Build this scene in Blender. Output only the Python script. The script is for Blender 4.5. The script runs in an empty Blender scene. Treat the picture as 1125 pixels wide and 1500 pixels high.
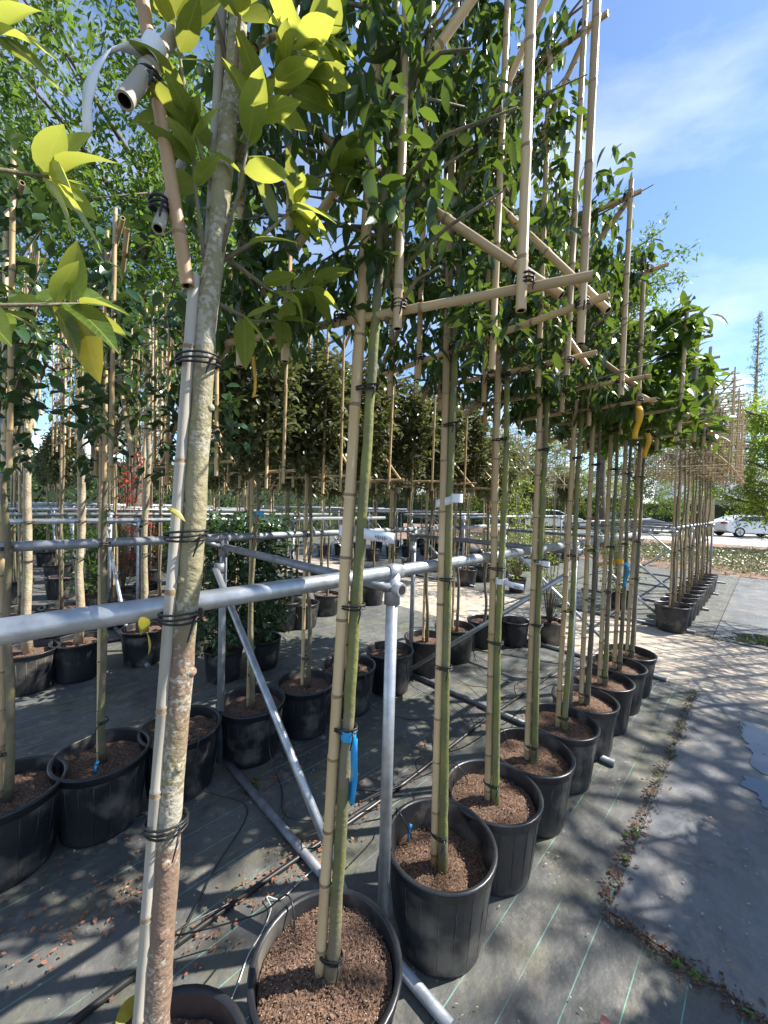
import bpy, math, random
import numpy as np
from mathutils import Vector, Matrix, Euler
R = math.radians
random.seed(7)
rng = np.random.default_rng(7)
sc = bpy.context.scene
COL = sc.collection

# ------------------------------------------------------------------ camera
CAM_H = 1.6
cam = bpy.data.cameras.new('camera'); camo = bpy.data.objects.new('camera', cam); COL.objects.link(camo)
cam.sensor_fit = 'HORIZONTAL'; cam.sensor_width = 36; cam.lens = 18.0
cam.clip_start = 0.02; cam.clip_end = 2000
PITCH, ROLL = R(1.3), R(1.6)
fw = Vector((0, math.cos(PITCH), -math.sin(PITCH))); up = Vector((0, math.sin(PITCH), math.cos(PITCH))); rt = Vector((1, 0, 0))
r2 = rt * math.cos(ROLL) + up * math.sin(ROLL); u2 = up * math.cos(ROLL) - rt * math.sin(ROLL)
M = Matrix((r2, u2, -fw)).transposed().to_4x4(); M.translation = Vector((0, 0, CAM_H))
camo.matrix_world = M
sc.camera = camo

# ------------------------------------------------------------------ world, sun, exposure
SUN_AZ, SUN_EL = R(80), R(47)          # azimuth measured from +Y towards +X
w = bpy.data.worlds.new('World'); sc.world = w; w.use_nodes = True
nt = w.node_tree; nt.nodes.clear()
def N(t, kind, **kw):
    n = t.nodes.new(kind)
    for k, v in kw.items(): setattr(n, k, v)
    return n
out = N(nt, 'ShaderNodeOutputWorld')
sky = N(nt, 'ShaderNodeTexSky', sky_type='NISHITA', sun_disc=False)
sky.sun_elevation = SUN_EL; sky.sun_rotation = SUN_AZ
sky.air_density = 1.0; sky.dust_density = 0.15; sky.ozone_density = 4.5
bg = N(nt, 'ShaderNodeBackground'); bg.inputs[1].default_value = 0.11
nt.links.new(sky.outputs[0], bg.inputs[0])
cb = N(nt, 'ShaderNodeBackground'); cb.inputs[0].default_value = (0.93, 0.96, 1, 1); cb.inputs[1].default_value = 0.8
tc = N(nt, 'ShaderNodeTexCoord')
mp = N(nt, 'ShaderNodeMapping'); mp.inputs['Rotation'].default_value = (R(18), R(-38), R(20)); mp.inputs['Scale'].default_value = (1.1, 3.2, 5.5)
nt.links.new(tc.outputs['Generated'], mp.inputs[0])
n1 = N(nt, 'ShaderNodeTexNoise'); n1.inputs['Scale'].default_value = 1.1; n1.inputs['Detail'].default_value = 7; n1.inputs['Roughness'].default_value = 0.55
nt.links.new(mp.outputs[0], n1.inputs['Vector'])
r1 = N(nt, 'ShaderNodeMapRange'); r1.inputs[1].default_value = 0.46; r1.inputs[2].default_value = 0.82; r1.inputs[4].default_value = 0.55
nt.links.new(n1.outputs[0], r1.inputs[0])
n2 = N(nt, 'ShaderNodeTexNoise'); n2.inputs['Scale'].default_value = 4.2; n2.inputs['Detail'].default_value = 8; n2.inputs['Roughness'].default_value = 0.6
mp2 = N(nt, 'ShaderNodeMapping'); mp2.inputs['Scale'].default_value = (1, 1, 2.2); mp2.inputs['Location'].default_value = (3.3, 1.1, 0.4)
nt.links.new(tc.outputs['Generated'], mp2.inputs[0]); nt.links.new(mp2.outputs[0], n2.inputs['Vector'])
sx = N(nt, 'ShaderNodeSeparateXYZ'); nt.links.new(tc.outputs['Generated'], sx.inputs[0])
rz = N(nt, 'ShaderNodeMapRange'); rz.inputs[1].default_value = 0.62; rz.inputs[2].default_value = 0.05; rz.inputs[3].default_value = -0.16; rz.inputs[4].default_value = 0.085
nt.links.new(sx.outputs[2], rz.inputs[0])
ad = N(nt, 'ShaderNodeMath', operation='ADD'); nt.links.new(n2.outputs[0], ad.inputs[0]); nt.links.new(rz.outputs[0], ad.inputs[1])
r2n = N(nt, 'ShaderNodeMapRange'); r2n.inputs[1].default_value = 0.56; r2n.inputs[2].default_value = 0.68; r2n.inputs[4].default_value = 0.95
nt.links.new(ad.outputs[0], r2n.inputs[0])
mx = N(nt, 'ShaderNodeMath', operation='MAXIMUM'); nt.links.new(r1.outputs[0], mx.inputs[0]); nt.links.new(r2n.outputs[0], mx.inputs[1])
ms = N(nt, 'ShaderNodeMixShader')
nt.links.new(mx.outputs[0], ms.inputs[0]); nt.links.new(bg.outputs[0], ms.inputs[1]); nt.links.new(cb.outputs[0], ms.inputs[2])
nt.links.new(ms.outputs[0], out.inputs[0])
sl = bpy.data.lights.new('sun', 'SUN'); sl.energy = 5.0; sl.angle = R(0.53); sl.color = (1, 0.955, 0.88)
so = bpy.data.objects.new('sun', sl); COL.objects.link(so)
to_sun = Vector((math.sin(SUN_AZ) * math.cos(SUN_EL), math.cos(SUN_AZ) * math.cos(SUN_EL), math.sin(SUN_EL)))
so.rotation_euler = to_sun.to_track_quat('Z', 'Y').to_euler(); so.location = to_sun * 50
vs = sc.view_settings; vs.view_transform = 'Standard'; vs.look = 'None'; vs.gamma = 1; vs.exposure = 1.18; vs.use_curve_mapping = False
sc.cycles.max_bounces = 8; sc.cycles.transparent_max_bounces = 8

# ------------------------------------------------------------------ the place: s runs along the rows, t across them
Q = math.sqrt(0.5)
def W(s, t, z=0.0):
    return Vector(((s - t) * Q, (s + t) * Q, z))
ROW_YAW = R(-45)       # local x of a lattice points across the row, towards smaller t

# ------------------------------------------------------------------ materials
MATS = {}
def mat(name, c1, c2=None, scale=8.0, rough=0.6, bump=0.0, bscale=None, metal=0.0, spec=0.5, stretch=(1, 1, 1), detail=5, world=False, lo=0.35, hi=0.65, c3=None, s3=2.0, rnd=0.0):
    m = bpy.data.materials.new(name); m.use_nodes = True; t = m.node_tree
    b = t.nodes['Principled BSDF']; b.inputs['Roughness'].default_value = rough; b.inputs['Metallic'].default_value = metal
    b.inputs['Specular IOR Level'].default_value = spec
    MATS[name] = m
    col = (*c1, 1)
    b.inputs['Base Color'].default_value = col
    co = N(t, 'ShaderNodeTexCoord'); mpn = N(t, 'ShaderNodeMapping'); mpn.inputs['Scale'].default_value = stretch
    if world:
        g = N(t, 'ShaderNodeNewGeometry'); t.links.new(g.outputs['Position'], mpn.inputs[0])
    else:
        oi = N(t, 'ShaderNodeObjectInfo'); va = N(t, 'ShaderNodeVectorMath', operation='ADD'); mu = N(t, 'ShaderNodeMath', operation='MULTIPLY'); mu.inputs[1].default_value = 37.0
        t.links.new(oi.outputs['Random'], mu.inputs[0]); t.links.new(co.outputs['Object'], va.inputs[0]); t.links.new(mu.outputs[0], va.inputs[1]); t.links.new(va.outputs[0], mpn.inputs[0])
    src = None
    if c2 is not None:
        nz = N(t, 'ShaderNodeTexNoise'); nz.inputs['Scale'].default_value = scale; nz.inputs['Detail'].default_value = detail
        t.links.new(mpn.outputs[0], nz.inputs['Vector'])
        mr = N(t, 'ShaderNodeMapRange'); mr.inputs[1].default_value = lo; mr.inputs[2].default_value = hi; t.links.new(nz.outputs[0], mr.inputs[0])
        mixn = N(t, 'ShaderNodeMix', data_type='RGBA'); mixn.inputs[6].default_value = (*c1, 1); mixn.inputs[7].default_value = (*c2, 1)
        t.links.new(mr.outputs[0], mixn.inputs[0]); src = mixn.outputs[2]
        if c3 is not None:
            nz3 = N(t, 'ShaderNodeTexNoise'); nz3.inputs['Scale'].default_value = s3; nz3.inputs['Detail'].default_value = 6
            t.links.new(mpn.outputs[0], nz3.inputs['Vector'])
            mr3 = N(t, 'ShaderNodeMapRange'); mr3.inputs[1].default_value = 0.52; mr3.inputs[2].default_value = 0.66; t.links.new(nz3.outputs[0], mr3.inputs[0])
            mx3 = N(t, 'ShaderNodeMix', data_type='RGBA'); t.links.new(mr3.outputs[0], mx3.inputs[0]); t.links.new(src, mx3.inputs[6]); mx3.inputs[7].default_value = (*c3, 1); src = mx3.outputs[2]
    if rnd and src is not None:
        oi2 = N(t, 'ShaderNodeObjectInfo'); hv = N(t, 'ShaderNodeHueSaturation'); mv = N(t, 'ShaderNodeMapRange'); mv.inputs[3].default_value = 1 - rnd; mv.inputs[4].default_value = 1 + rnd
        t.links.new(oi2.outputs['Random'], mv.inputs[0]); t.links.new(mv.outputs[0], hv.inputs['Value']); t.links.new(src, hv.inputs['Color']); src = hv.outputs[0]
    if src is not None: t.links.new(src, b.inputs['Base Color'])
    if bump:
        nb = N(t, 'ShaderNodeTexNoise'); nb.inputs['Scale'].default_value = bscale or scale * 3; nb.inputs['Detail'].default_value = 6
        t.links.new(mpn.outputs[0], nb.inputs['Vector'])
        bp = N(t, 'ShaderNodeBump'); bp.inputs['Strength'].default_value = bump; bp.inputs['Distance'].default_value = 0.01
        t.links.new(nb.outputs[0], bp.inputs['Height']); t.links.new(bp.outputs[0], b.inputs['Normal'])
    return m
def leafmat(name, c1, c2, trans, tf=0.4, rough=0.35, spec=0.5, vein=False):
    m = bpy.data.materials.new(name); m.use_nodes = True; t = m.node_tree; MATS[name] = m
    b = t.nodes['Principled BSDF']; o = t.nodes['Material Output']
    g = N(t, 'ShaderNodeNewGeometry'); oi = N(t, 'ShaderNodeObjectInfo')
    a = N(t, 'ShaderNodeMath', operation='ADD'); fr = N(t, 'ShaderNodeMath', operation='FRACT')
    t.links.new(g.outputs['Random Per Island'], a.inputs[0]); t.links.new(oi.outputs['Random'], a.inputs[1]); t.links.new(a.outputs[0], fr.inputs[0])
    mixn = N(t, 'ShaderNodeMix', data_type='RGBA'); mixn.inputs[6].default_value = (*c1, 1); mixn.inputs[7].default_value = (*c2, 1)
    t.links.new(fr.outputs[0], mixn.inputs[0])
    b.inputs['Roughness'].default_value = rough; b.inputs['Specular IOR Level'].default_value = spec
    csrc = mixn.outputs[2]; vf = None
    if vein:
        co = N(t, 'ShaderNodeTexCoord'); sp = N(t, 'ShaderNodeSeparateXYZ'); t.links.new(co.outputs['Object'], sp.inputs[0])
        ab = N(t, 'ShaderNodeMath', operation='ABSOLUTE'); t.links.new(sp.outputs[1], ab.inputs[0])
        mr = N(t, 'ShaderNodeMapRange'); mr.inputs[1].default_value = 0.006; mr.inputs[2].default_value = 0.014; mr.inputs[3].default_value = 0.75; mr.inputs[4].default_value = 0; t.links.new(ab.outputs[0], mr.inputs[0])
        # side veins run forward from the midrib
        m1 = N(t, 'ShaderNodeMath', operation='MULTIPLY_ADD'); m1.inputs[1].default_value = -1.1; t.links.new(ab.outputs[0], m1.inputs[0]); t.links.new(sp.outputs[0], m1.inputs[2])
        pp = N(t, 'ShaderNodeMath', operation='PINGPONG'); pp.inputs[1].default_value = 0.045; t.links.new(m1.outputs[0], pp.inputs[0])
        mv = N(t, 'ShaderNodeMapRange'); mv.inputs[1].default_value = 0.002; mv.inputs[2].default_value = 0.009; mv.inputs[3].default_value = 0.3; mv.inputs[4].default_value = 0; t.links.new(pp.outputs[0], mv.inputs[0])
        mxv = N(t, 'ShaderNodeMath', operation='MAXIMUM'); t.links.new(mr.outputs[0], mxv.inputs[0]); t.links.new(mv.outputs[0], mxv.inputs[1]); vf = mxv.outputs[0]
        nz = N(t, 'ShaderNodeTexNoise'); nz.inputs['Scale'].default_value = 5; t.links.new(co.outputs['Object'], nz.inputs['Vector'])
        hs = N(t, 'ShaderNodeHueSaturation'); mh = N(t, 'ShaderNodeMapRange'); mh.inputs[1].default_value = 0.3; mh.inputs[2].default_value = 0.7; mh.inputs[3].default_value = 0.7; mh.inputs[4].default_value = 1.25
        t.links.new(nz.outputs[0], mh.inputs[0]); t.links.new(mh.outputs[0], hs.inputs['Value']); t.links.new(csrc, hs.inputs['Color'])
        vm = N(t, 'ShaderNodeMix', data_type='RGBA'); t.links.new(vf, vm.inputs[0]); t.links.new(hs.outputs[0], vm.inputs[6]); vm.inputs[7].default_value = (0.36, 0.40, 0.12, 1); csrc = vm.outputs[2]
        bpn = N(t, 'ShaderNodeBump'); bpn.inputs['Strength'].default_value = 0.25; bpn.inputs['Distance'].default_value = 0.01; t.links.new(vf, bpn.inputs['Height']); t.links.new(bpn.outputs[0], b.inputs['Normal'])
    t.links.new(csrc, b.inputs['Base Color'])
    tr = N(t, 'ShaderNodeBsdfTranslucent')
    m2 = N(t, 'ShaderNodeMix', data_type='RGBA'); m2.inputs[6].default_value = (*trans, 1); m2.inputs[7].default_value = tuple(x * 0.6 for x in trans) + (1,)
    t.links.new(fr.outputs[0], m2.inputs[0]); t.links.new(m2.outputs[2], tr.inputs[0])
    mixs = N(t, 'ShaderNodeMixShader'); mixs.inputs[0].default_value = tf
    t.links.new(b.outputs[0], mixs.inputs[1]); t.links.new(tr.outputs[0], mixs.inputs[2]); t.links.new(mixs.outputs[0], o.inputs[0])
    return m

mat('cane', (0.44, 0.30, 0.14), (0.60, 0.45, 0.25), 7, 0.40, 0.2, 60, stretch=(1.6, 1.6, 0.12), rnd=0.22, c3=(0.36, 0.25, 0.13), s3=5)
mat('cane_grey', (0.30, 0.265, 0.21), (0.46, 0.42, 0.35), 6, 0.6, 0.2, 50, stretch=(1, 1, 0.2), rnd=0.1)
mat('cane_brown', (0.30, 0.17, 0.08), (0.45, 0.29, 0.15), 6, 0.5, 0.2, 50, stretch=(1, 1, 0.2), rnd=0.15)
mat('cane_knot', (0.20, 0.13, 0.07), (0.34, 0.24, 0.13), 30, 0.6)
mat('hollow', (0.012, 0.01, 0.008), rough=0.9)
mat('stem_green', (0.21, 0.215, 0.055), (0.13, 0.13, 0.05), 9, 0.6, 0.35, 60, c3=(0.19, 0.165, 0.10), s3=5, rnd=0.15)
mat('stem_brown', (0.13, 0.105, 0.07), (0.22, 0.18, 0.11), 12, 0.75, 0.5, 60, c3=(0.16, 0.17, 0.06), s3=9, rnd=0.2)
mat('bark_pale', (0.40, 0.33, 0.22), (0.26, 0.20, 0.13), 14, 0.8, 0.6, 60, c3=(0.30, 0.29, 0.14), s3=6, rnd=0.15)
mat('bark_dark', (0.10, 0.08, 0.06), (0.17, 0.14, 0.10), 8, 0.9, 0.8, 30)
def bark_magnolia():
    m = mat('bark_magnolia', (0.20, 0.18, 0.09), (0.30, 0.26, 0.15), 10, 0.75, 0.6, 70)
    t = m.node_tree; b = t.nodes['Principled BSDF']
    prev = b.inputs['Base Color'].links[0].from_socket
    co = N(t, 'ShaderNodeTexCoord'); sp = N(t, 'ShaderNodeSeparateXYZ'); t.links.new(co.outputs['Object'], sp.inputs[0])
    n = N(t, 'ShaderNodeTexNoise'); n.inputs['Scale'].default_value = 7; n.inputs['Detail'].default_value = 8; t.links.new(co.outputs['Object'], n.inputs['Vector'])
    # reddish, lichen-spotted old bark low down, olive young bark above
    ma = N(t, 'ShaderNodeMath', operation='MULTIPLY_ADD'); ma.inputs[1].default_value = 1.6; ma.inputs[2].default_value = 0
    t.links.new(n.outputs[0], ma.inputs[0])
    su = N(t, 'ShaderNodeMath', operation='SUBTRACT'); t.links.new(ma.outputs[0], su.inputs[0]); t.links.new(sp.outputs[2], su.inputs[1])
    mr = N(t, 'ShaderNodeMapRange'); mr.inputs[1].default_value = -0.62; mr.inputs[2].default_value = -0.22; t.links.new(su.outputs[0], mr.inputs[0])
    mxa = N(t, 'ShaderNodeMix', data_type='RGBA'); mxa.inputs[7].default_value = (0.215, 0.14, 0.095, 1); t.links.new(mr.outputs[0], mxa.inputs[0]); t.links.new(prev, mxa.inputs[6])
    v = N(t, 'ShaderNodeTexNoise'); v.inputs['Scale'].default_value = 110; v.inputs['Detail'].default_value = 4; t.links.new(co.outputs['Object'], v.inputs['Vector'])
    n4 = N(t, 'ShaderNodeTexNoise'); n4.inputs['Scale'].default_value = 9; n4.inputs['Detail'].default_value = 5; t.links.new(co.outputs['Object'], n4.inputs['Vector'])
    am = N(t, 'ShaderNodeMath', operation='MULTIPLY'); t.links.new(v.outputs[0], am.inputs[0]); t.links.new(n4.outputs[0], am.inputs[1])
    mr2 = N(t, 'ShaderNodeMapRange'); mr2.inputs[1].default_value = 0.255; mr2.inputs[2].default_value = 0.31; t.links.new(am.outputs[0], mr2.inputs[0])
    mxb = N(t, 'ShaderNodeMix', data_type='RGBA'); mxb.inputs[7].default_value = (0.36, 0.335, 0.26, 1); t.links.new(mr2.outputs[0], mxb.inputs[0]); t.links.new(mxa.outputs[2], mxb.inputs[6])
    t.links.new(mxb.outputs[2], b.inputs['Base Color'])
bark_magnolia()
mat('pot', (0.014, 0.015, 0.018), (0.030, 0.031, 0.034), 5, 0.42, 0.12, 60, spec=0.5, c3=(0.15, 0.132, 0.11), s3=5.5, rnd=0.12)
mat('pot_rim', (0.013, 0.014, 0.017), (0.022, 0.023, 0.026), 9, 0.36, 0.05, 60, spec=0.5)
mat('soil', (0.045, 0.025, 0.016), (0.15, 0.085, 0.052), 90, 0.95, 0.55, 140, c3=(0.24, 0.15, 0.10), s3=120)
mat('chip', (0.11, 0.062, 0.040), (0.24, 0.145, 0.092), 160, 0.9)
mat('perlite', (0.62, 0.58, 0.52), rough=0.9)
mat('galv', (0.36, 0.38, 0.40), (0.52, 0.54, 0.56), 22, 0.42, 0.08, 80, metal=0.75, spec=0.5, rnd=0.08)
mat('galv_dull', (0.20, 0.215, 0.23), (0.32, 0.33, 0.345), 18, 0.55, 0.1, 80, metal=0.5, rnd=0.12)
mat('tie', (0.012, 0.012, 0.013), rough=0.5)
mat('hose', (0.013, 0.013, 0.014), (0.03, 0.029, 0.027), 7, 0.38)
mat('white_tag', (0.74, 0.76, 0.80), rough=0.4)
mat('ink', (0.02, 0.02, 0.03), rough=0.6)
mat('blue_tag', (0.02, 0.30, 0.62), rough=0.35)
mat('yellow_tag', (0.80, 0.42, 0.02), rough=0.4)
mat('pink_tag', (0.75, 0.25, 0.32), rough=0.4)
mat('string', (0.72, 0.71, 0.68), rough=0.7)
mat('paver', (0.36, 0.30, 0.235), (0.46, 0.40, 0.32), 2.2, 0.9, 0.5, 55, world=True, c3=(0.27, 0.22, 0.17), s3=9)
mat('earth', (0.20, 0.12, 0.085), (0.27, 0.18, 0.13), 0.8, 0.95, 0.4, 6, world=True)
mat('road', (0.44, 0.41, 0.37), (0.52, 0.49, 0.45), 0.5, 0.9, 0.2, 8, world=True)
mat('asphalt', (0.09, 0.088, 0.085), (0.13, 0.125, 0.12), 0.6, 0.9, world=True)
mat('litter', (0.20, 0.075, 0.04), (0.32, 0.15, 0.08), 60, 0.9)
mat('dead_leaf', (0.26, 0.10, 0.09), (0.33, 0.16, 0.14), 30, 0.45)
mat('wall_brick', (0.34, 0.20, 0.15), (0.42, 0.27, 0.2), 6, 0.9)
mat('wall_white', (0.72, 0.70, 0.66), (0.66, 0.64, 0.6), 3, 0.85)
mat('roof', (0.30, 0.30, 0.31), (0.40, 0.40, 0.41), 4, 0.75)
mat('window_glass', (0.02, 0.025, 0.03), rough=0.08)
mat('window_frame', (0.75, 0.75, 0.73), rough=0.5)
mat('car_white', (0.80, 0.81, 0.82), rough=0.25)
mat('car_blue', (0.02, 0.035, 0.12), rough=0.25)
mat('car_grey', (0.25, 0.26, 0.28), rough=0.28, metal=0.4)
mat('tyre', (0.015, 0.015, 0.016), rough=0.8)
mat('alloy', (0.45, 0.46, 0.48), rough=0.3, metal=0.9)
mat('lamp_red', (0.45, 0.02, 0.02), rough=0.2)
mat('lamp_clear', (0.7, 0.72, 0.75), rough=0.1)
leafmat('leaf_mag', (0.19, 0.26, 0.03), (0.07, 0.14, 0.02), (0.54, 0.57, 0.085), 0.55, 0.33, vein=True)
leafmat('leaf_mag_yellow', (0.36, 0.33, 0.04), (0.27, 0.27, 0.04), (0.60, 0.52, 0.06), 0.45, 0.35, vein=True)
leafmat('leaf_dark', (0.024, 0.060, 0.020), (0.052, 0.096, 0.028), (0.18, 0.28, 0.03), 0.34, 0.28)
leafmat('leaf_mid', (0.035, 0.090, 0.020), (0.075, 0.14, 0.028), (0.22, 0.34, 0.03), 0.35, 0.30)
leafmat('leaf_olive', (0.065, 0.10, 0.04), (0.17, 0.175, 0.085), (0.22, 0.24, 0.06), 0.30, 0.36)
leafmat('leaf_holly', (0.025, 0.065, 0.028), (0.06, 0.115, 0.045), (0.12, 0.2, 0.03), 0.22, 0.24)
leafmat('leaf_spring', (0.13, 0.24, 0.025), (0.20, 0.29, 0.04), (0.38, 0.50, 0.05), 0.5, 0.5)
leafmat('leaf_tree', (0.045, 0.10, 0.02), (0.10, 0.18, 0.03), (0.22, 0.36, 0.04), 0.42, 0.5)
leafmat('leaf_conifer', (0.035, 0.085, 0.03), (0.08, 0.14, 0.045), (0.14, 0.24, 0.05), 0.35, 0.6)
leafmat('leaf_red', (0.36, 0.03, 0.025), (0.50, 0.10, 0.06), (0.62, 0.06, 0.04), 0.4, 0.35)
leafmat('leaf_weed', (0.07, 0.17, 0.02), (0.14, 0.25, 0.03), (0.25, 0.42, 0.04), 0.4, 0.5)
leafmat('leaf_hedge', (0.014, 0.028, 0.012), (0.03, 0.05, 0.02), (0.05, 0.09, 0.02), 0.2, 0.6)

def fabric_mat(name, base, light, moss, linecol, rough, linestep):
    m = bpy.data.materials.new(name); m.use_nodes = True; t = m.node_tree; MATS[name] = m
    b = t.nodes['Principled BSDF']; g = N(t, 'ShaderNodeNewGeometry')
    mpn = N(t, 'ShaderNodeMapping'); mpn.inputs['Rotation'].default_value = (0, 0, R(-45))      # x' = s, y' = t
    t.links.new(g.outputs['Position'], mpn.inputs[0])
    def noise(sc_, det=6, ro=0.55):
        n = N(t, 'ShaderNodeTexNoise'); n.inputs['Scale'].default_value = sc_; n.inputs['Detail'].default_value = det; n.inputs['Roughness'].default_value = ro
        t.links.new(mpn.outputs[0], n.inputs['Vector']); return n.outputs[0]
    def rng_(x, a, c, lo=0.0, hi=1.0):
        r = N(t, 'ShaderNodeMapRange'); r.inputs[1].default_value = a; r.inputs[2].default_value = c; r.inputs[3].default_value = lo; r.inputs[4].default_value = hi; t.links.new(x, r.inputs[0]); return r.outputs[0]
    def mix(f, a, c):
        x = N(t, 'ShaderNodeMix', data_type='RGBA')
        t.links.new(f, x.inputs[0])
        for i, v in ((6, a), (7, c)):
            if isinstance(v, tuple): x.inputs[i].default_value = (*v, 1)
            else: t.links.new(v, x.inputs[i])
        return x.outputs[2]
    c = mix(rng_(noise(1.7), 0.35, 0.68), base, light)
    c = mix(rng_(noise(3.1, 8, 0.65), 0.50, 0.70, 0, 0.85), c, moss)
    c = mix(rng_(noise(6.5, 9, 0.7), 0.54, 0.66, 0, 0.6), c, (0.27, 0.235, 0.185))
    c = mix(rng_(noise(4.3, 8, 0.65), 0.45, 0.33, 0, 0.6), c, tuple(x * 0.45 for x in base))
    c = mix(rng_(noise(90, 3), 0.62, 0.72, 0, 0.5), c, (0.22, 0.19, 0.15))
    sp = N(t, 'ShaderNodeSeparateXYZ'); t.links.new(mpn.outputs[0], sp.inputs[0])
    pp = N(t, 'ShaderNodeMath', operation='PINGPONG'); pp.inputs[1].default_value = linestep / 2; t.links.new(sp.outputs[1], pp.inputs[0])
    ln = rng_(pp.outputs[0], 0.0012, 0.0022, 1, 0)
    br = rng_(noise(2.3), 0.42, 0.55)
    mu = N(t, 'ShaderNodeMath', operation='MULTIPLY'); t.links.new(ln, mu.inputs[0]); t.links.new(br, mu.inputs[1])
    c = mix(mu.outputs[0], c, linecol)
    t.links.new(c, b.inputs['Base Color'])
    t.links.new(rng_(noise(1.3), 0.4, 0.65, rough, rough + 0.25), b.inputs['Roughness'])
    # woven threads
    wv = N(t, 'ShaderNodeTexChecker'); wv.inputs['Scale'].default_value = 330; t.links.new(mpn.outputs[0], wv.inputs[0])
    nb = noise(7, 6); ad_ = N(t, 'ShaderNodeMath', operation='MULTIPLY_ADD'); ad_.inputs[1].default_value = 0.06; t.links.new(wv.outputs[1], ad_.inputs[0]); t.links.new(nb, ad_.inputs[2])
    bp = N(t, 'ShaderNodeBump'); bp.inputs['Strength'].default_value = 0.6; bp.inputs['Distance'].default_value = 0.03
    t.links.new(ad_.outputs[0], bp.inputs['Height']); t.links.new(bp.outputs[0], b.inputs['Normal'])
fabric_mat('fabric', (0.070, 0.073, 0.070), (0.145, 0.142, 0.13), (0.165, 0.16, 0.095), (0.17, 0.34, 0.28), 0.5, 0.135)
fabric_mat('fabric_right', (0.105, 0.110, 0.118), (0.20, 0.206, 0.212), (0.24, 0.20, 0.155), (0.13, 0.15, 0.155), 0.42, 7.0)
mw = bpy.data.materials.new('water'); mw.use_nodes = True; MATS['water'] = mw
b = mw.node_tree.nodes['Principled BSDF']; b.inputs['Base Color'].default_value = (0.02, 0.022, 0.024, 1); b.inputs['Roughness'].default_value = 0.03; b.inputs['IOR'].default_value = 1.45; b.inputs['Specular IOR Level'].default_value = 0.9

# ------------------------------------------------------------------ mesh helpers
class MB:
    def __init__(s): s.v = []; s.f = []; s.m = []
    def add(s, v, f, mi=0):
        o = len(s.v); s.v += [tuple(x) for x in v]; s.f += [tuple(i + o for i in q) for q in f]; s.m += [mi] * len(f)
        return s
    def tube(s, pts, rad, n=8, caps=True, mi=0, closed=False):
        pts = [Vector(p) for p in pts]; k = len(pts)
        if not hasattr(rad, '__len__'): rad = [rad] * k
        v = []; prev = None
        for i, p in enumerate(pts):
            if closed: d = pts[(i + 1) % k] - pts[i - 1]
            else: d = pts[min(i + 1, k - 1)] - pts[max(i - 1, 0)]
            d = d.normalized() if d.length > 1e-9 else Vector((0, 0, 1))
            if prev is None: a = d.orthogonal().normalized()
            else:
                a = prev - d * prev.dot(d); a = a.normalized() if a.length > 1e-6 else d.orthogonal().normalized()
            prev = a; bb = d.cross(a)
            for j in range(n):
                an = 2 * math.pi * j / n
                v.append(p + (a * math.cos(an) + bb * math.sin(an)) * rad[i])
        f = []
        for i in range(k if closed else k - 1):
            i2 = (i + 1) % k
            for j in range(n):
                f.append((i * n + j, i * n + (j + 1) % n, i2 * n + (j + 1) % n, i2 * n + j))
        if caps and not closed:
            f.append(tuple(range(n - 1, -1, -1))); f.append(tuple((k - 1) * n + j for j in range(n)))
        return s.add(v, f, mi)
    def box(s, lo, hi, mi=0):
        x0, y0, z0 = lo; x1, y1, z1 = hi
        v = [(x0, y0, z0), (x1, y0, z0), (x1, y1, z0), (x0, y1, z0), (x0, y0, z1), (x1, y0, z1), (x1, y1, z1), (x0, y1, z1)]
        return s.add(v, [(3, 2, 1, 0), (4, 5, 6, 7), (0, 1, 5, 4), (1, 2, 6, 5), (2, 3, 7, 6), (3, 0, 4, 7)], mi)
    def lathe(s, prof, n=32, mi=0, closed_top=False):
        v = []; f = []
        for r, z in prof:
            for j in range(n):
                a = 2 * math.pi * j / n; v.append((r * math.cos(a), r * math.sin(a), z))
        for i in range(len(prof) - 1):
            for j in range(n):
                f.append((i * n + j, i * n + (j + 1) % n, (i + 1) * n + (j + 1) % n, (i + 1) * n + j))
        return s.add(v, f, mi)
    def mesh(s, name, mats, smooth=True):
        me = bpy.data.meshes.new(name); me.from_pydata(s.v, [], s.f)
        for m in (mats if isinstance(mats, (list, tuple)) else [mats]): me.materials.append(MATS[m])
        me.polygons.foreach_set('material_index', s.m)
        if smooth: me.polygons.foreach_set('use_smooth', [len(q) <= 4 for q in s.f])
        me.update(); return me
def link(name, me, parent=None, loc=None, rot=None, scale=None):
    o = bpy.data.objects.new(name, me); COL.objects.link(o)
    if parent is not None: o.parent = parent
    if loc is not None: o.location = loc
    if rot is not None: o.rotation_euler = rot
    if scale is not None: o.scale = scale if hasattr(scale, '__len__') else (scale,) * 3
    return o
def tag(o, label, cat, group=None):
    o['label'] = label; o['category'] = cat
    if group: o['group'] = group
    return o
def kind(o, k): o['kind'] = k; return o

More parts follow.
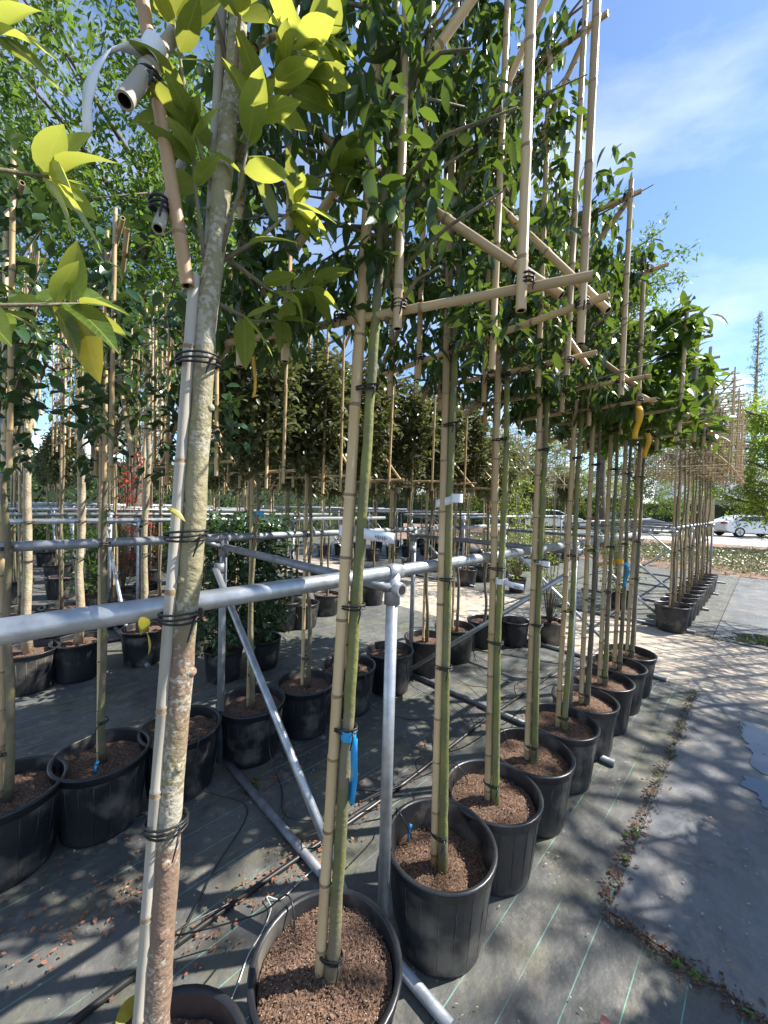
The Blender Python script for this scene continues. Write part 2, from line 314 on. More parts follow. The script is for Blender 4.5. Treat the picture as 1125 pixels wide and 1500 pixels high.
# ---- leaves
def leaf_template(n, width, fold=0.25, curve=0.25):
    """unit leaf along +x, normal +z; n cross-sections"""
    v = []; f = []
    for i in range(n + 1):
        x = i / n
        wd = width * (math.sin(math.pi * min(1, x ** 0.8)) ** 0.8 if 0 < x < 1 else 0.02)
        z = -curve * x * x
        v += [(x, -wd / 2, z + fold * wd / 2), (x, 0, z), (x, wd / 2, z + fold * wd / 2)]
    for i in range(n):
        a = i * 3; b_ = a + 3
        f += [(a, b_, b_ + 1, a + 1), (a + 1, b_ + 1, b_ + 2, a + 2)]
    return np.array(v), np.array(f)
def leaf_mesh(name, m, n=6, width=0.38, fold=0.25, curve=0.25):
    v, f = leaf_template(n, width, fold, curve)
    mb = MB().add(v.tolist(), f.tolist())
    return mb.mesh(name, m)
def frames(d, roll):
    """rotation matrices with x along d; roll is random twist about the axis"""
    d = d / np.linalg.norm(d, axis=1, keepdims=True)
    upv = np.tile(np.array([0, 0, 1.0]), (len(d), 1)) + 1e-4
    y = np.cross(upv, d); y /= np.linalg.norm(y, axis=1, keepdims=True)
    z = np.cross(d, y)
    c, s_ = np.cos(roll)[:, None], np.sin(roll)[:, None]
    y2 = y * c + z * s_; z2 = z * c - y * s_
    return np.stack([d, y2, z2], axis=2)       # columns
def foliage_mesh(name, pos, dirs, roll, size, m, n=3, width=0.42, fold=0.25, curve=0.3):
    tv, tf = leaf_template(n, width, fold, curve)
    Rm = frames(dirs, roll)
    V = np.einsum('nij,kj->nki', Rm, tv) * size[:, None, None] + pos[:, None, :]
    k = len(tv); F = (tf[None] + (np.arange(len(pos)) * k)[:, None, None]).reshape(-1, 4)
    V = V.reshape(-1, 3)
    me = bpy.data.meshes.new(name)
    me.vertices.add(len(V)); me.vertices.foreach_set('co', V.ravel())
    me.loops.add(F.size); me.loops.foreach_set('vertex_index', F.ravel().astype(np.int32))
    me.polygons.add(len(F)); me.polygons.foreach_set('loop_start', np.arange(0, F.size, 4, dtype=np.int32))
    me.polygons.foreach_set('use_smooth', np.ones(len(F), dtype=bool))
    me.materials.append(MATS[m]); me.update(calc_edges=True); me.validate()
    return me
def clusters(centres, per, spread, droop, out_from=None):
    """leaves radiating from twig tips: positions, directions, rolls"""
    n = len(centres) * per
    pos = np.repeat(centres, per, axis=0) + rng.normal(0, spread, (n, 3))
    d = rng.normal(0, 1, (n, 3)); d[:, 2] = d[:, 2] * 0.6 - droop
    if out_from is not None:
        o = np.repeat(centres - out_from, per, axis=0); o /= (np.linalg.norm(o, axis=1, keepdims=True) + 1e-6); d += o * 0.8
    return pos, d, rng.uniform(-0.9, 0.9, n)

LEAF = {}
def leaf_obj_mesh(m, width, curve):
    k = (m, width, curve)
    if k not in LEAF: LEAF[k] = [leaf_mesh('leaf', m, 6, width, f, c) for f, c in ((0.25, curve), (0.4, curve * 1.6), (0.15, curve * 0.4))]
    return LEAF[k]
def leaf_objects(parent, pos, dirs, roll, size, m, width, curve=0.3):
    ms = leaf_obj_mesh(m, width, curve); Rm = frames(dirs, roll)
    for i in range(len(pos)):
        o = bpy.data.objects.new('leaf', ms[i % 3]); COL.objects.link(o); o.parent = parent
        Mx = Matrix(Rm[i].tolist()).to_4x4(); Mx.translation = Vector(pos[i]); o.matrix_local = Mx @ Matrix.Scale(size[i], 4)

# ---- bamboo cane between two points, with knots and a hollow end
CANES = {}
def cane_mesh(L, r, m, hollow=True, seed=0, n=10):
    key = (round(L, 2), round(r, 4), m, seed % 3, n)
    if key in CANES: return CANES[key]
    rr = random.Random(seed * 77 + int(L * 100)); mb = MB(); z = 0.0; pts = []; rad = []
    nxt = rr.uniform(0.05, 0.16)
    pts.append((0, 0, 0)); rad.append(r); dark = []
    while nxt < L - 0.02:
        for dz, k in ((-0.008, 1.0), (-0.003, 1.13), (0.002, 1.0), (0.006, 1.10), (0.012, 0.985)):
            pts.append((rr.uniform(-1, 1) * r * 0.05, rr.uniform(-1, 1) * r * 0.05, nxt + dz)); rad.append(r * k * (1 - 0.12 * nxt / max(L, 1)))
        dark += [len(pts) - 4, len(pts) - 3]; nxt += rr.uniform(0.15, 0.26)
    pts.append((0, 0, L)); rad.append(r * 0.9)
    mb.tube(pts, rad, n, caps=False)
    for i in dark: mb.m[i * n:(i + 1) * n] = [2] * n
    for z, q, sgn in ((0, r, 1), (L, r * 0.9, -1)):
        ring = [(q * math.cos(2 * math.pi * j / n), q * math.sin(2 * math.pi * j / n), z) for j in range(n)]
        inn = [(x * 0.72, y * 0.72, z) for x, y, _ in ring]; deep = [(x * 0.68, y * 0.68, z + sgn * 0.02) for x, y, _ in ring]
        mb.add(ring + inn, [(j, (j + 1) % n, n + (j + 1) % n, n + j) for j in range(n)])
        mb.add(inn + deep, [(j, (j + 1) % n, n + (j + 1) % n, n + j) for j in range(n)], 1)
        mb.add(deep, [tuple(range(n))], 1)
    me = mb.mesh('cane', [m, 'hollow', 'cane_knot']); CANES[key] = me
    return me
CN = [0]
def cane(parent, a, b_, r=0.012, m='cane', name='cane', n=10):
    a = Vector(a); b_ = Vector(b_); CN[0] += 1
    o = link(name, cane_mesh((b_ - a).length, r, m, seed=CN[0], n=n), parent)
    q = (b_ - a).to_track_quat('Z', 'Y') @ Euler((0, 0, CN[0] * 1.7)).to_quaternion()
    o.rotation_mode = 'QUATERNION'; o.rotation_quaternion = q; o.location = a
    return o
TIES = {}
def tie(parent, loc, rx, ry, turns=2, m='tie', th=0.0028, rot=0.0):
    key = (round(rx, 3), round(ry, 3), turns, m)
    if key not in TIES:
        mb = MB()
        for k in range(turns):
            pts = [(rx * math.cos(a), ry * math.sin(a), (k - turns / 2) * 0.0062 + 0.004 * math.sin(a + k)) for a in [2 * math.pi * j / 16 for j in range(16)]]
            mb.tube(pts, th, 5, closed=True)
        mb.tube([(rx * 0.9, -ry * 0.5, 0), (rx * 1.05, -ry * 1.2, -0.012), (rx * 0.95, -ry * 1.5, -0.04)], [th, th, th * 0.5], 4)
        TIES[key] = mb.mesh('tie', m)
    return link('tie', TIES[key], parent, loc, (0, 0, rot))

# ---- pot, soil
def pot_mesh(Rr, H):
    mb = MB(); rb = Rr * 0.80
    mb.lathe([(0.0, 0.012), (rb - 0.012, 0.012), (rb - 0.01, 0.0), (rb, 0.004), (rb + 0.004, 0.02), (rb + (Rr - rb) * 0.55, H * 0.62), (rb + (Rr - rb) * 0.58, H * 0.63), (Rr * 0.955, H * 0.865), (Rr * 0.965, H * 0.875)], 40)
    mb.lathe([(Rr * 0.935, H - 0.005), (Rr * 0.90, H * 0.80), (Rr * 0.86, H * 0.6)], 40)
    for k in range(20):
        a = 2 * math.pi * k / 20; c, s_ = math.cos(a), math.sin(a); r0 = rb + 0.004; r1 = Rr * 0.945
        mb.tube([(c * r0, s_ * r0, 0.03), (c * (r1 + 0.001), s_ * (r1 + 0.001), H * 0.84)], 0.0016, 4)
    return mb.mesh('pot', 'pot')
def rim_mesh(Rr, H):
    mb = MB(); mb.lathe([(Rr * 0.965, H * 0.875), (Rr * 0.99, H * 0.882), (Rr * 0.995, H * 0.955), (Rr * 1.02, H * 0.972), (Rr * 1.022, H * 0.99), (Rr * 1.0, H), (Rr * 0.955, H), (Rr * 0.935, H - 0.005)], 40)
    return mb.mesh('rim', 'pot_rim')
def soil_mesh(Rr, zs):
    mb = MB(); v = [(0, 0, zs + 0.012)]; f = []; n = 28
    rr = random.Random(3)
    rings = [0.2, 0.4, 0.6, 0.8, 0.93]
    for q in rings:
        for j in range(n):
            a = 2 * math.pi * j / n; v.append((Rr * q * math.cos(a), Rr * q * math.sin(a), zs + rr.uniform(-0.008, 0.010) + (0.01 * (1 - q))))
    for j in range(n): f.append((0, 1 + j, 1 + (j + 1) % n))
    for i in range(len(rings) - 1):
        for j in range(n): f.append((1 + i * n + j, 1 + (i + 1) * n + j, 1 + (i + 1) * n + (j + 1) % n, 1 + i * n + (j + 1) % n))
    mb.add(v, f)
    return mb.mesh('soil', 'soil')
def chips_mesh(Rr, zs, N_, seed):
    rr = random.Random(seed); mb = MB()
    for k in range(N_):
        q = Rr * 0.9 * math.sqrt(rr.random()); a = rr.uniform(0, 6.283); L = rr.uniform(0.0009, 0.0030) * (2.2 if rr.random() < 0.06 else 1); wd = L * rr.uniform(0.3, 0.8); h = L * rr.uniform(0.15, 0.4)
        Mx = Matrix.Translation((q * math.cos(a), q * math.sin(a), zs + 0.007 + 0.01 * (1 - q / Rr) + rr.uniform(-0.003, 0.006))) @ Euler((rr.uniform(-.3, .3), rr.uniform(-.3, .3), rr.uniform(0, 6.28))).to_matrix().to_4x4()
        vs_ = [Mx @ Vector(p) for p in ((-L, -wd, 0), (L, -wd * .6, 0), (L * .8, wd, 0), (-L * .9, wd * .8, 0), (0, 0, h))]
        mb.add(vs_, [(0, 1, 4), (1, 2, 4), (2, 3, 4), (3, 0, 4)], 1 if rr.random() < 0.16 and L < 0.0016 else 0)
    return mb.mesh('mulch', ['chip', 'perlite'], smooth=False)
POTS = {}
def add_pot(parent, Rr=0.205, H=0.335, zs=0.275, chips=0, rz_=0.0):
    key = (Rr, H, zs)
    if key not in POTS: POTS[key] = (pot_mesh(Rr, H), rim_mesh(Rr, H), soil_mesh(Rr * 0.965, zs), {})
    p, r_, so_, ch = POTS[key]
    po = link('pot', p, parent, (0, 0, 0), (0, 0, rz_), (random.uniform(.975, 1.02), random.uniform(.975, 1.02), random.uniform(.98, 1.03))); link('rim', r_, po); link('soil', so_, parent, (0, 0, 0), (0, 0, rz_ * 2.1))
    if chips:
        if chips not in ch: ch[chips] = chips_mesh(Rr * 0.965, zs, chips, 5)
        kind(link('mulch', ch[chips], parent, (0, 0, 0), (0, 0, rz_ * 3.3)), 'stuff')
def thing(name, s, t, yaw=ROW_YAW, z=0.0):
    e = bpy.data.objects.new(name, None); COL.objects.link(e); e.empty_display_size = 0.1
    e.location = W(s, t, z); e.rotation_euler = (0, 0, yaw); return e

# ================================================================== SETTING
def sheet(name, s0, s1, t0, t1, z, m, thick=0.0):
    c = [W(s0, t0, z), W(s1, t0, z), W(s1, t1, z), W(s0, t1, z)]
    mb = MB(); mb.add(c, [(0, 1, 2, 3)])
    return kind(link(name, mb.mesh(name, m, smooth=False)), 'structure')
gm = MB(); gm.add([(-900, -900, -0.02), (900, -900, -0.02), (900, 900, -0.02), (-900, 900, -0.02)], [(0, 1, 2, 3)])
kind(link('ground', gm.mesh('ground', 'asphalt', smooth=False)), 'structure')
sheet('ground_fabric', -4, 4.44, -6, 30, 0.0, 'fabric')
sheet('fabric_mat', 1.72, 4.43, -3.0, 0.39, 0.005, 'fabric_right')
sheet('paved_path', 4.44, 6.40, -8, 34, -0.006, 'paver')
sheet('ground_fabric', 6.40, 13.2, 0.45, 30, 0.0, 'fabric')
sheet('fabric_mat', 6.41, 13.1, -6.0, 0.44, 0.003, 'fabric_right')
sheet('planting_bed', 13.2, 19.5, -30, 40, 0.0, 'earth')
sheet('earth_strip', 19.5, 26, -60, 60, 0.004, 'earth')
sheet('road', 26, 45, -90, 90, 0.008, 'road')
# puddles: thin irregular sheets of water
def puddle(s, t, a, b_, seed):
    rr = random.Random(seed); mb = MB(); n = 90; ph = [rr.uniform(0, 6.28) for _ in range(4)]
    v = []
    for j in range(n):
        an = 2 * math.pi * j / n; k = 1 + 0.25 * math.sin(2 * an + ph[0]) + 0.2 * math.sin(3 * an + ph[1]) + 0.13 * math.sin(5 * an + ph[2]) + 0.09 * math.sin(9 * an + ph[3]) + 0.05 * math.sin(17 * an + ph[1])
        v.append(W(s + a * k * math.cos(an), t + b_ * k * math.sin(an), 0.0085))
    mb.add(v, [tuple(range(n))]); kind(link('puddle', mb.mesh('puddle', 'water', smooth=False)), 'structure')
puddle(3.70, -0.05, 0.27, 0.15, 1); puddle(3.08, -0.10, 0.13, 0.14, 2); puddle(6.75, 0.0, 0.22, 0.34, 4); puddle(3.0, -0.9, 0.35, 0.3, 5)

# ================================================================== PIPE RACKS
def rack(name, s0, s1, ta, tb, posts, label, group=None, first=False, both=None, hr=1.37):
    e = thing(name, s0, ta, yaw=R(45))               # local x along s, local y along t
    tag(e, label, 'pipe rack', group)
    D = tb - ta; pr = 0.0225
    def P(s, t, z): return (s - s0, t - ta, z)
    for t, m in ((ta, 'galv'), (tb, 'galv_dull')):
        a = s0
        cuts = [s0] + [p + 0.9 for p in posts[:-1] if p + 0.9 < s1] + [s1]
        mb = MB(); mb.tube([P(s0, t, hr), P(s1, t, hr)], pr, 16); link('rail', mb.mesh('rail', m), e)
        for p in posts:
            mb = MB(); mb.tube([P(p, t, 0.02), P(p, t, hr - 0.03)], 0.0205, 14); link('post', mb.mesh('post', m if first else 'galv_dull'), e)
            mb = MB(); mb.tube([P(p - 0.032, t, hr), P(p + 0.032, t, hr)], pr + 0.005, 16); mb.tube([P(p, t, hr - 0.11), P(p, t, hr)], 0.027, 16)
            sg = -1 if t == ta else 1
            mb.tube([P(p, t - sg * 0.03, hr - 0.055), P(p, t + sg * 0.045, hr - 0.055)], 0.023, 16)
            mb.tube([P(p - 0.018, t, hr - 0.05), P(p - 0.12, t, hr - 0.012)], [0.02, 0.008], 8)
            fit = link('fitting', mb.mesh('fitting', m), e)
            mb = MB(); mb.tube([P(p, t + sg * 0.0455, hr - 0.055), P(p, t + sg * 0.0465, hr - 0.055)], 0.0155, 14); link('socket', mb.mesh('socket', 'hollow'), fit)
    for i, p in enumerate(posts):
        mb = MB(); mb.tube([P(p, ta + 0.02, hr - 0.055), P(p, tb - 0.02, hr - 0.055)], 0.019, 14); link('cross_bar', mb.mesh('cross_bar', 'galv_dull'), e)
        mb = MB(); mb.tube([P(p + 0.03, ta - 0.27, 0.022), P(p + 0.03, tb + 0.27, 0.022)], 0.019, 12); link('foot_pipe', mb.mesh('foot_pipe', 'galv_dull'), e)
        mb = MB()
        if i % 4 == 2: mb.tube([P(p - 0.045, tb, 0.07), P(p - 0.045, ta, 1.19)], 0.0175, 12)
        else: mb.tube([P(p - 0.045, tb, 1.19), P(p - 0.045, ta, 0.07)], 0.0175, 12)
        link('brace', mb.mesh('brace', 'galv'), e)
        for q in ((ta, 0.07), (tb, 1.19)):
            mb = MB(); mb.tube([P(p - 0.02, q[0], q[1] - 0.03), P(p - 0.02, q[0], q[1] + 0.03)], 0.032, 12); link('clamp', mb.mesh('clamp', 'galv_dull'), e)
    return e
RA = rack('pipe_rack', -1.6, 4.42, 0.89, 2.28, [-0.78, 0.94, 2.68, 4.40], 'galvanised pipe rack carrying the front rail where the thick magnolia is tied', first=True)
rack('pipe_rack', 6.3, 12.6, 0.89, 2.28, [6.43, 8.1, 9.8, 11.5], 'pipe rack across the path holding the bare cane-lattice trees')
gB = 'background pipe racks'
lab = 'galvanised pipe rack in the background behind the olive-leaved trees'
for (a, b_, c, d) in ((-1, 4.3, 4.28, 5.66), (6.3, 12.6, 4.28, 5.66), (-1, 4.3, 7.7, 9.08), (6.3, 12.6, 7.7, 9.08), (-1, 4.3, 11.2, 12.6), (6.3, 12.6, 11.2, 12.6)):
    n = int((b_ - a) / 1.7); rack('pipe_rack', a, b_, c, d, [a + 0.25 + 1.7 * k for k in range(n + 1) if a + 0.25 + 1.7 * k < b_], lab, gB)

# ================================================================== TREES
def twig_mesh(starts_ends, m, r0=0.007, r1=0.002):
    mb = MB()
    for a, b_ in starts_ends:
        a = Vector(a); b_ = Vector(b_); mid = a.lerp(b_, 0.5) + Vector((random.uniform(-.03, .03), random.uniform(-.03, .03), random.uniform(0.0, .06)))
        mb.tube([a, mid, b_], [r0, (r0 + r1) / 2, r1], 5)
    return mb.mesh('branches', m)
def stem(parent, pts, r0, r1, m, n=12, name='trunk', knots=0, seed=0):
    """a trunk through the given points, resampled, with a little wobble and knots"""
    rr = random.Random(seed); P_ = [Vector(p) for p in pts]; out_ = []; L = sum((P_[i + 1] - P_[i]).length for i in range(len(P_) - 1)); acc = 0
    for i in range(len(P_) - 1):
        k = max(2, int((P_[i + 1] - P_[i]).length / 0.045))
        for j in range(k):
            out_.append(P_[i].lerp(P_[i + 1], j / k))
    out_.append(P_[-1])
    # smooth
    for _ in range(6):
        out_ = [out_[0]] + [(out_[i - 1] + out_[i] * 2 + out_[i + 1]) / 4 for i in range(1, len(out_) - 1)] + [out_[-1]]
    rad = []
    for i, p in enumerate(out_):
        x = i / (len(out_) - 1); r = r0 + (r1 - r0) * x
        if i < 3: r *= 1.25 - 0.08 * i
        rad.append(r * (1 + rr.uniform(-0.035, 0.05))); out_[i] = p + Vector((rr.uniform(-1, 1), rr.uniform(-1, 1), 0)) * r0 * 0.07
    mb = MB(); mb.tube(out_, rad, n); o = link(name, mb.mesh(name, m), parent)
    for k in range(knots):
        i = int(len(out_) * (0.08 + 0.85 * (k + 0.5) / knots)); a = rr.uniform(-2.6, 0.2)
        kb = MB(); c = out_[i] + Vector((math.cos(a), math.sin(a), 0)) * rad[i] * 0.90; d = Vector((math.cos(a), math.sin(a), 0.25))
        kb.tube([c - d * 0.006, c + d * 0.003, c + d * 0.007, c + d * 0.004], [rad[i] * 0.52, rad[i] * 0.40, rad[i] * 0.26, rad[i] * 0.12], 10); link('knot', kb.mesh('knot', m), o)
    return o
def lattice(e, us, z0, z1, uL, uR, m='cane', r=0.0115, diag=True, hz=(0, 1), over=0.09, off=0.0, n=10, rails=None, thin=None):
    th = thin or r
    for u in us: cane(e, (u + random.uniform(-.008, .008), off - 0.022, z0 - over + random.uniform(-.04, .03)), (u + random.uniform(-.02, .02), off - 0.022 + random.uniform(-.01, .01), z1 + over + random.uniform(-.05, .06)), th, m, n=n)
    zs = [z0 + (z1 - z0) * k for k in hz]
    for z in zs: cane(e, (uL - 0.06, off, z + random.uniform(-.015, .015)), (uR + 0.06 + random.uniform(-.03, .04), off, z + random.uniform(-.02, .02)), r, m, n=n)
    if diag:
        cane(e, (uL - 0.04, off + 0.022, z0 - 0.04), (uR, off + 0.022, z1 + 0.02), r * 1.1, m, n=n)
        cane(e, (uL, off + 0.044, z1), (uR + 0.03, off + 0.044, z0 - 0.02), r * 1.1, m, n=n)
def crown_points(N_, uL, uR, z0, z1, th, clump=0.5):
    c = np.stack([rng.uniform(uL, uR, N_), rng.normal(0, th, N_), rng.uniform(z0, z1, N_)], axis=1)
    return c

def pleached(s, t, yaw, label, kind_='dark', z0=2.18, z1=3.0, ztop=3.25, group=None, leaves=300, n_clu=190, per=6, chips=500, lean=0.0, uL=-0.44, uR=0.50, us=(-0.33, -0.165, 0.165, 0.46), rod=True, lsize=(0.065, 0.105), leafm='leaf_dark', width=0.36, stemm='stem_green', stem_r=0.0185, cane_side=-1, droop=0.9, zs=0.275, cr=0.0155, tiez=(0.36, 1.0, 1.33, 1.9), leafR=0.18):
    e = thing('potted_tree', s, t, yaw); tag(e, label, 'tree', group)
    add_pot(e, zs=zs, chips=chips, rz_=random.uniform(0, 6))
    sx_ = 0.016
    tp = (sx_ + lean, 0.01, ztop - 0.1)
    stem(e, [(sx_, 0, zs - 0.03), (sx_ + lean * 0.25 + random.uniform(-.012, .012), 0, 1.0), (sx_ + lean * 0.6 + random.uniform(-.015, .015), 0, 1.8), (sx_ + lean * 0.8, 0, 2.4), tp], stem_r, 0.008, stemm, knots=0, seed=int(s * 100))
    cane(e, (cane_side * 0.020, -0.006, zs - 0.04), (cane_side * 0.020 + lean, -0.012, z1 + 0.10), cr, 'cane', 'support_cane', 12)
    for tz in tiez:
        tie(e, (lean * tz / 3.0 - 0.002, -0.003, tz), 0.037, 0.0205)
    lattice(e, us, z0, z1, uL, uR)
    for u in (us[0], us[1], us[-2], us[-1], 0):
        for z in (z0, z1): tie(e, (u, -0.008, z), 0.017, 0.024, 3)
    tw = []
    for k in range(22):
        z = random.uniform(z0 - 0.05, z1); u = random.choice((-1, 1)) * random.uniform(0.15, 0.45)
        tw.append(((sx_ + lean * .9, 0, z), (u, random.uniform(-.1, .1), z + random.uniform(0.0, 0.25))))
    link('branches', twig_mesh(tw, 'stem_brown'), e)
    c = crown_points(n_clu, uL, leafR, z0 - 0.02, ztop, 0.075)
    # thin the crown unevenly so that the sky shows through
    keep = np.sin(c[:, 0] * 9 + s * 5) * np.cos(c[:, 2] * 8 + s * 3) > -0.62
    c = c[keep]
    pos, d, ro = clusters(c, per, 0.022, droop)
    size = rng.uniform(*lsize, len(pos))
    sel = np.argsort(pos[:, 1])[:leaves]                 # those that show largest: on the open face
    rest = np.argsort(pos[:, 1])[leaves:]
    if leaves: leaf_objects(e, pos[sel], d[sel], ro[sel], size[sel], leafm, width)
    if len(rest): kind(link('foliage', foliage_mesh('foliage', pos[rest], d[rest], ro[rest], size[rest], leafm, 4, width), e), 'stuff')
    return e

FR = 'trees along the front rail'
T1 = pleached(0.645, 0.82, R(-24), 'pleached evergreen with a blue tag on its green stem at the front rail', lean=0.12, chips=5000, zs=0.285, n_clu=390, ztop=3.3, leafR=0.24, z0=2.09, z1=2.94, lsize=(0.05, 0.085))
ordn = ['first', 'second', 'third', 'fourth', 'fifth', 'sixth', 'seventh', 'eighth']
srow = [1.18, 1.57, 1.97, 2.38, 2.79, 3.19, 3.58, 3.97]
for i, s in enumerate(srow):
    big = i >= 4
    pleached(s, 0.83, R(-45 + (-2, 3, 1, -3, 2, -1, 2, 0)[i]), 'pleached evergreen, ' + ordn[i] + ' along the front rail after the blue-tagged tree', group=FR,
             leaves=(300, 300, 300, 220, 160, 140, 120, 120)[i], n_clu=(430, 430, 400, 350, 170, 150, 140, 140)[i], leafR=(0.22, 0.24, 0.30, 0.36, 0.5, 0.52, 0.52, 0.52)[i], uR=(0.46, 0.28, 0.36, 0.36, 0.46, 0.5, 0.5, 0.5)[i], us=((-0.33, -0.165, 0.165, 0.44), (-0.33, -0.1, 0.15, 0.26), (-0.33, 0.1, 0.34), (-0.33, 0.1, 0.34), (-0.3, 0.15, 0.44), (-0.3, 0.48), (-0.3, 0.2, 0.48), (-0.3, 0.48))[i], lean=random.uniform(-0.03, 0.05), chips=(3000, 2600, 1800, 1200, 800, 800, 600, 600)[i],
             zs=(0.225, 0.27, 0.27, 0.28, 0.28, 0.285, 0.285, 0.285)[i], ztop=(3.5, 3.5, 3.3, 2.95, 2.75, 2.72, 2.70, 2.70)[i], z1=(3.4, 3.45, 3.0, 2.85, 2.75, 2.72, 2.70, 2.70)[i],
             leafm='leaf_mid' if big else 'leaf_dark', lsize=(0.08, 0.13) if big else (0.048, 0.083), width=0.40 if big else 0.36, droop=0.2 if big else 0.9,
             stemm='stem_brown' if big else 'stem_green', cane_side=-1, stem_r=0.017)

# ---- the magnolia with the thick trunk, tied to the rail
T0 = thing('potted_tree', 0.221, 0.868, 0.0); tag(T0, 'magnolia with thick mottled trunk and large yellow-green leaves tied beside a weathered grey cane', 'tree')
add_pot(T0, zs=0.27, chips=500)
b0 = W(0.221, 0.868)
stem(T0, [(0, 0, 0.24), (0.014, 0, 0.525), (0.038, 0, 1.014), (0.066, 0, 1.39), (0.089, 0, 1.78), (0.096, 0, 1.98), (0.115, 0, 2.14), (0.130, 0, 2.31), (0.140, 0.01, 2.5), (0.155, 0.02, 2.95)], 0.0285, 0.014, 'bark_magnolia', n=20, knots=13, seed=4)
cane(T0, (-0.022, -0.026, 0.24), (0.079, -0.018, 2.03), 0.0115, 'cane_grey', 'support_cane', 14)
for tz in (0.95, 1.37, 1.53, 1.87): tie(T0, (-0.012 + 0.052 * tz, -0.012, tz), 0.0405, 0.0325, 3, th=0.0024)
def r0_(x, y, z): return (x - b0.x, y - b0.y, z)
cane(T0, r0_(-0.383, 0.735, 2.0), r0_(-0.474, 0.70, 2.60), 0.0120, 'cane_brown', 'cane', 12)       # leaning side cane
cane(T0, r0_(-0.365, 0.775, 1.98), r0_(-0.345, 0.80, 2.9), 0.010, 'cane_grey', 'cane', 12)
cane(T0, r0_(-0.441, 0.64, 2.243), r0_(-0.443, 0.80, 2.552), 0.0135, 'cane_grey', 'cane', 14)      # bars whose hollow ends face out
cane(T0, r0_(-0.420, 0.70, 2.081), r0_(-0.455, 0.84, 2.315), 0.0100, 'cane_grey', 'cane', 14)
tie(T0, r0_(-0.44, 0.70, 2.34), 0.02, 0.02, 3); tie(T0, r0_(-0.43, 0.72, 2.14), 0.016, 0.016, 3)
def mag_branch(e, pts, r0, nl, seed, size=(0.13, 0.19), tipn=6, m='leaf_mag'):
    rr = np.random.default_rng(seed); mb = MB(); pts = [Vector(p) for p in pts]
    mb.tube(pts, [r0 * (1 - 0.6 * i / (len(pts) - 1)) for i in range(len(pts))], 7); link('branch', mb.mesh('branch', 'stem_brown'), e)
    pos = []; d = []
    for k in range(nl):
        if k < tipn: x = 1.0 - 0.02 * k
        else: x = rr.uniform(0.35, 1)
        f = x * (len(pts) - 1); i = min(int(f), len(pts) - 2); p = pts[i].lerp(pts[i + 1], f - i); ax = (pts[i + 1] - pts[i]).normalized()
        a = k * 2.4 + rr.uniform(-.4, .4); o1 = ax.orthogonal().normalized(); o2 = ax.cross(o1)
        dd = ax * rr.uniform(0.3, 0.8) + (o1 * math.cos(a) + o2 * math.sin(a)) * rr.uniform(0.6, 1.0) + Vector((0, 0, rr.uniform(-0.25, 0.2)))
        pos.append(tuple(p)); d.append(tuple(dd))
    leaf_objects(e, np.array(pos), np.array(d), rr.uniform(-0.7, 0.7, nl), rr.uniform(*size, nl), m, 0.42, 0.22)
br = [((0.11, 0.0, 2.05), (0.16, -0.01, 2.2), (0.19, -0.02, 2.36)), ((0.11, 0.02, 2.08), (0.18, 0.04, 2.14), (0.26, 0.05, 2.22)), ((0.12, 0.01, 2.15), (0.07, -0.03, 2.32), (0.04, -0.04, 2.50)),
      ((0.12, 0.02, 2.25), (0.20, 0.0, 2.38), (0.27, -0.02, 2.48)), ((0.13, 0.02, 2.35), (0.17, -0.05, 2.48), (0.19, -0.08, 2.56)), ((0.14, 0.02, 2.4), (0.24, 0.06, 2.52), (0.32, 0.06, 2.58)),
      ((0.14, 0.02, 2.4), (0.10, 0.0, 2.55), (0.08, 0.0, 2.68)), ((0.11, 0.02, 2.1), (0.20, 0.10, 2.06), (0.28, 0.14, 2.10)), ((0.10, 0.02, 2.0), (0.15, 0.10, 2.0), (0.20, 0.18, 2.04)), ((0.12, 0.03, 2.3), (0.24, 0.14, 2.34), (0.32, 0.18, 2.40)),
      ((0.10, 0.0, 2.0), (0.085, -0.02, 2.15), (0.07, -0.03, 2.30)), ((0.13, 0.03, 2.35), (0.22, 0.06, 2.45), (0.27, 0.08, 2.52))]
for i, p in enumerate(br): mag_branch(T0, p, 0.0055, 11, i, (0.06, 0.12))
o = leaf_obj_mesh('leaf_mag_yellow', 0.42, 0.22)
for (x, y, z, ex, ez, sz) in ((0.05, -0.05, 1.58, 0.5, 0.3, 0.04), (0.015, -0.055, 1.375, 0.8, 2.2, 0.05), (0.02, -0.06, 1.35, 1.2, 1.2, 0.05), (-0.035, -0.05, 0.57, 0.1, 1.4, 0.07)):
    link('leaf', o[0], T0, (x, y, z), (0.5, ex, ez), sz)
# ---- the next magnolia of the row stands beside the photographer; its side branches reach into view
Tm = thing('potted_tree', -0.34, 0.865, 0.0); tag(Tm, 'magnolia whose side branches with big glossy leaves reach in past the thick trunk', 'tree')
add_pot(Tm, zs=0.27); bm_ = W(-0.34, 0.865)
stem(Tm, [(0, 0, 0.24), (0.01, 0, 1.2), (0.0, 0, 2.2), (0.0, 0, 3.0)], 0.034, 0.014, 'bark_magnolia', n=14, knots=4, seed=9)
def rel(x, y, z): return (x - bm_.x, y - bm_.y, z)
mag_branch(Tm, [(0, 0, 1.75), rel(-0.60, 0.53, 1.86), rel(-0.552, 0.55, 1.865), rel(-0.48, 0.61, 1.90)], 0.005, 10, 21, (0.075, 0.115), 8)
mag_branch(Tm, [(0, 0, 1.9), rel(-0.60, 0.58, 2.08), rel(-0.53, 0.62, 2.10)], 0.005, 8, 22, (0.075, 0.115), 7)
mag_branch(Tm, [(0, 0, 2.0), rel(-0.66, 0.58, 2.25), rel(-0.60, 0.60, 2.30)], 0.005, 7, 23, (0.075, 0.11), 6)
